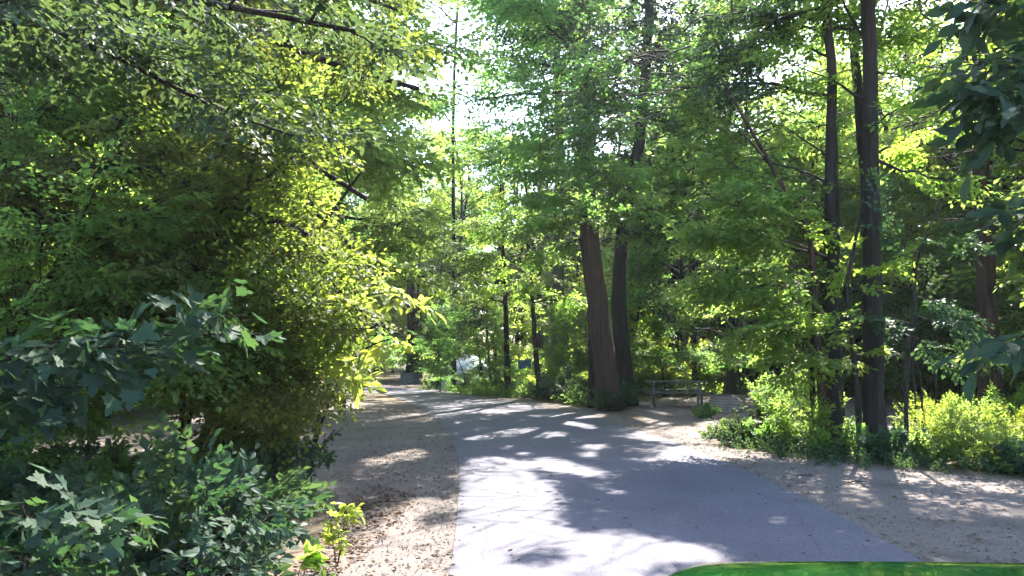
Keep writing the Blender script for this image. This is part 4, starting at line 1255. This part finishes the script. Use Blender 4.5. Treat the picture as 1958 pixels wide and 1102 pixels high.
canopy('added shade tree with a wide crown at the back edge of the campsite', 13.6, 21.2, 15, 4.8, 204, 'leaf_yellow', z0=6.0, n=56)
canopy('added shade tree just inside the wood at the far right edge', 12.9, 17.0, 15, 4.8, 205, z0=6)
canopy('tall tree behind the big overhanging bush on the left', -8.4, 11.8, 14, 4.6, 206, 'leaf_deep', z0=6)
canopy('tall tree on the inside of the road bend', -5.6, 24.0, 11.5, 4.0, 207, 'leaf_mid', z0=4.5)
canopy('tree added close behind the picnic table to shade the campsite', 6.6, 29.6, 14, 4.8, 211, 'leaf_mid', z0=5.5, n=52)  # added so that its crown keeps the sun off the campsite
canopy('tree added on the far side of the gravel pull-off to shade the left bushes', -4.4, 14.2, 12.5, 3.9, 208, 'leaf_mid', z0=5.2, n=38)  # added so that its crown darkens the left bushes
canopy('forest tree beyond the drooping branch at the right edge', 14.6, 20.6, 14, 4.6, 209, 'leaf_yellow', z0=4.0, n=50)
canopy('tree filling the upper right corner with sunlit leaves', 15.0, 17.5, 14, 4.8, 210, 'leaf_yellow', z0=3.5, n=50)
#==GROUNDCOVER==
# ------------------------------------------------------------------ undergrowth
STRIP = [gr(1352, 842), gr(1420, 872), gr(1620, 898), (6.6, 9.9), (9.6, 9.2), (14, 13), (10.5, 13.6), (7.8, 13.2), gr(1500, 826), gr(1400, 826)]
def scatter_cover(mb, poly, n, h, lsize, seed, keep=.7, shape='low', avoid=True):
    r = np.random.default_rng(seed)
    P = area_pts(poly, n, r)
    if avoid: P = P[~on_road(P)]
    n = len(P); a = r.uniform(0, 6.28, n); e = r.uniform(.5, 1.4, n)
    X = np.c_[np.cos(a) * np.cos(e), np.sin(a) * np.cos(e), np.sin(e)]
    sprays(mb, np.c_[P, np.zeros(n)], X, h * r.uniform(.5, 1.2, n), lsize, r, shape, carve=False, keep=keep, twigs=False, upj=.6)
mb = MB()
scatter_cover(mb, STRIP, 1000, .32, .055, 301, .6, 'mid')
tag(link('ground_cover', mb.mesh('ground_cover', [G['leaf_deep'], G['bark']])), 'low dark green ground cover in the strip along the right verge', 'ground cover', kind='stuff')
mb = MB()
scatter_cover(mb, [(7.0, 10.6), (10, 9.6), (22, 16), (22, 27), (13, 27), (11, 15), (8, 13.4)], 1700, .32, .065, 302, .6)
scatter_cover(mb, [(1.5, 27.5), (20, 27.5), (26, 38), (-3, 40), (-1.5, 29)], 1500, .7, .09, 303, .6)
tag(link('undergrowth', mb.mesh('undergrowth', [G['leaf_yellow'], G['bark']])), 'bright green undergrowth carpeting the sunny wood behind the right verge', 'undergrowth', kind='stuff')
mb = MB()
scatter_cover(mb, [(-9, 2.6), (-2.6, 2.9), (-2.3, 6), (-2.5, 8.6), (-8.5, 9.0)], 620, .5, .075, 304, .6, 'mid')
scatter_cover(mb, [(-3.2, 28.0), (-1.5, 27.6), (1.2, 25.8), (2.2, 21.6), (3.1, 21.4), (2.8, 27), (-4.5, 31.5)], 650, .55, .08, 305, .6)
scatter_cover(mb, [(-16, 20), (-6, 21), (-5.5, 24.5), (-7, 28), (-18, 28)], 500, .6, .09, 306, .6)
tag(link('undergrowth', mb.mesh('undergrowth', [G['leaf_mid'], G['bark']])), 'mid green weeds under the trees along both sides of the road', 'undergrowth', kind='stuff')

# shrubs one can point at
def row(keys, pts, s0, s1, label, group, cat=None):
    for k, (x, y) in enumerate(pts):
        put(keys[k % len(keys)], x, y, rw.uniform(s0, s1), label[k] if isinstance(label, list) else label, group, cat=cat)
g = lambda x, y: tuple(gr(x, y)[:2])
row(['d', 'b', 'd', 'a'], [g(1375, 838), g(1420, 850), g(1470, 856), g(1530, 862), g(1600, 876), g(1700, 884), g(1780, 888), g(1860, 896), g(1930, 904), g(1990, 912), g(1660, 870), g(1560, 848)],
    .5, .8, 'low leafy plant in the dark green strip along the right gravel verge', 'plants of the right verge strip')
row(['c', 'a', 'c'], [g(1770, 862), g(1830, 858), g(1890, 864), g(1950, 868), g(1860, 838), g(1800, 834), g(1925, 836), g(2010, 850)],
    .38, .6, 'sunlit yellow green shrub in the clearing at the right edge', 'sunlit shrubs at the right edge')
row(['b', 'b'], [g(1140, 776), g(1182, 780), g(1110, 772), g(1162, 786)], .75, .95,
    ['dark shrub against the left foot of the leaning trunk', 'dark leafy shrub against the right foot of the leaning trunk', 'shrub at the road edge left of the leaning trunk', 'dark round shrub in front of the leaning trunk'], 'shrubs around the leaning trunk')
row(['b', 'b', 'd'], [g(1095, 768), g(1060, 763), g(1000, 757), g(955, 752), g(905, 748), g(880, 746), g(858, 744), g(845, 743), g(930, 750), g(945, 754), g(985, 757), g(1010, 760), g(1045, 764), g(1078, 768), g(828, 741)], .7, 1.15,
    'low bushy shrub along the far edge of the road bend', 'shrubs along the far edge of the bend')
row(['d'], [g(1350, 800)], .55, .6, 'small leafy plant in front of the right end of the picnic table', 'bushes by the picnic table')
row(['b', 'a'], [g(1475, 812), g(1515, 818)], .8, .9, ['pale bush right of the brownish fire ring', 'larger bush between the brownish fire ring and the trunk clump'], 'bushes by the picnic table')
for x_, y_, l_ in ((-1.95, 29.2, 'leafy sapling with a low crown just right of the tent'), (-2.9, 30.2, 'leafy sapling with a low crown across the left half of the tent'), (-.6, 28.2, 'bushy sapling between the straight dark trunk and the slim one'), (1.9, 27.0, 'bushy sapling in front of the pale grey green trunk')):
    put('sap', x_, y_, .62, l_, 'saplings around the tent', cat='sapling')
row(['b', 'd', 'b', 'd'], [(-3.5, 6.0), (-2.6, 6.3), (-4.6, 6.6), (-2.9, 7.4), (-2.1, 5.1), (-4.9, 5.4), (-2.75, 8.3), (-5.0, 8.6), (-5.8, 8.2), (-4.2, 8.9), (-6.4, 8.8), (-3.6, 9.3), (-5.4, 7.6), (-3.2, 8.8), (-4.6, 8.0), (-3.9, 7.6), (-2.5, 7.3)], .8, 1.2,
    'shaded weedy shrub under the overhanging bushes at the lower left', 'weedy shrubs at the lower left')
# herb with pointed leaves and a bright seedling by the gravel
bush('herb', 'weed with narrow pointed grey green leaves at the edge of the left gravel', (-1.75, 4.1, 0), [
    ([(-1.75, 4.1, -.02), A(380, 1020, 4.1), A(390, 940, 4.1)], .008, 4), ([(-1.75, 4.1, -.02), A(450, 1040, 4.0), A(490, 990, 3.9)], .008, 4),
    ([(-1.75, 4.1, -.02), A(420, 1000, 4.3), A(440, 930, 4.3)], .008, 4)], 'leaf_shade', 'bark', .06, 401, slen=.24, shape='ovate', spread=.16, keep=1, cat='weed', rmin=.002, tmpl=SPR_NEAR)
bush('seedling', 'tiny seedling with glowing lime leaves at the bottom of the left gravel', (-1.05, 3.55, 0), [
    ([(-1.05, 3.55, -.02), A(570, 1090, 3.5), A(580, 1070, 3.4)], .004, 2), ([(-1.05, 3.55, -.02), A(600, 1095, 3.5), A(610, 1082, 3.4)], .004, 2)], 'leaf_yellow', 'bark', .06, 402, slen=.07, shape='ovate', spread=.03, keep=1, cat='seedling', carve=False, rmin=.0015, tmpl=SPR_NEAR)
bush('seedling', 'small sunlit seedling with rounded yellow green leaves beside the left gravel', (-1.35, 5.9, 0), [
    ([(-1.35, 5.9, -.02), A(630, 990, 5.8), A(628, 955, 5.8)], .005, 3), ([(-1.35, 5.9, -.02), A(660, 990, 5.8), A(668, 965, 5.7)], .005, 3), ([(-1.35, 5.9, -.02), A(665, 990, 5.8), A(668, 970, 5.7)], .005, 2)], 'leaf_yellow', 'bark', .05, 403, slen=.09, shape='ovate', spread=.05, keep=.6, cat='seedling', carve=False, rmin=.0015, tmpl=SPR_NEAR)
# fallen sticks on the right verge
for k, (x, y, L, a) in enumerate([(1540, 914, .22, -.1), (1640, 926, .3, .25)]):
    p = gr(x, y); mb = MB()
    mb.tube([(-L / 2, 0, 0), (-L * .1, .03, .012), (L / 2, .0, .004)], [.007, .008, .004], 6); mb.tube([(-L * .05, .03, .012), (L * .2, .12, .02)], [.006, .003], 5)
    o = link('fallen_stick', mb.mesh('fallen_stick', G['bark'])); o.location = (p[0], p[1], .02); o.rotation_euler = (0, 0, a)
    tag(o, ['shorter dark stick by the green strip on the right gravel verge', 'longer crooked stick lying farthest right on the gravel verge'][k], 'stick')
print('unique crowns', NUM, 'objects', len(COL.objects))
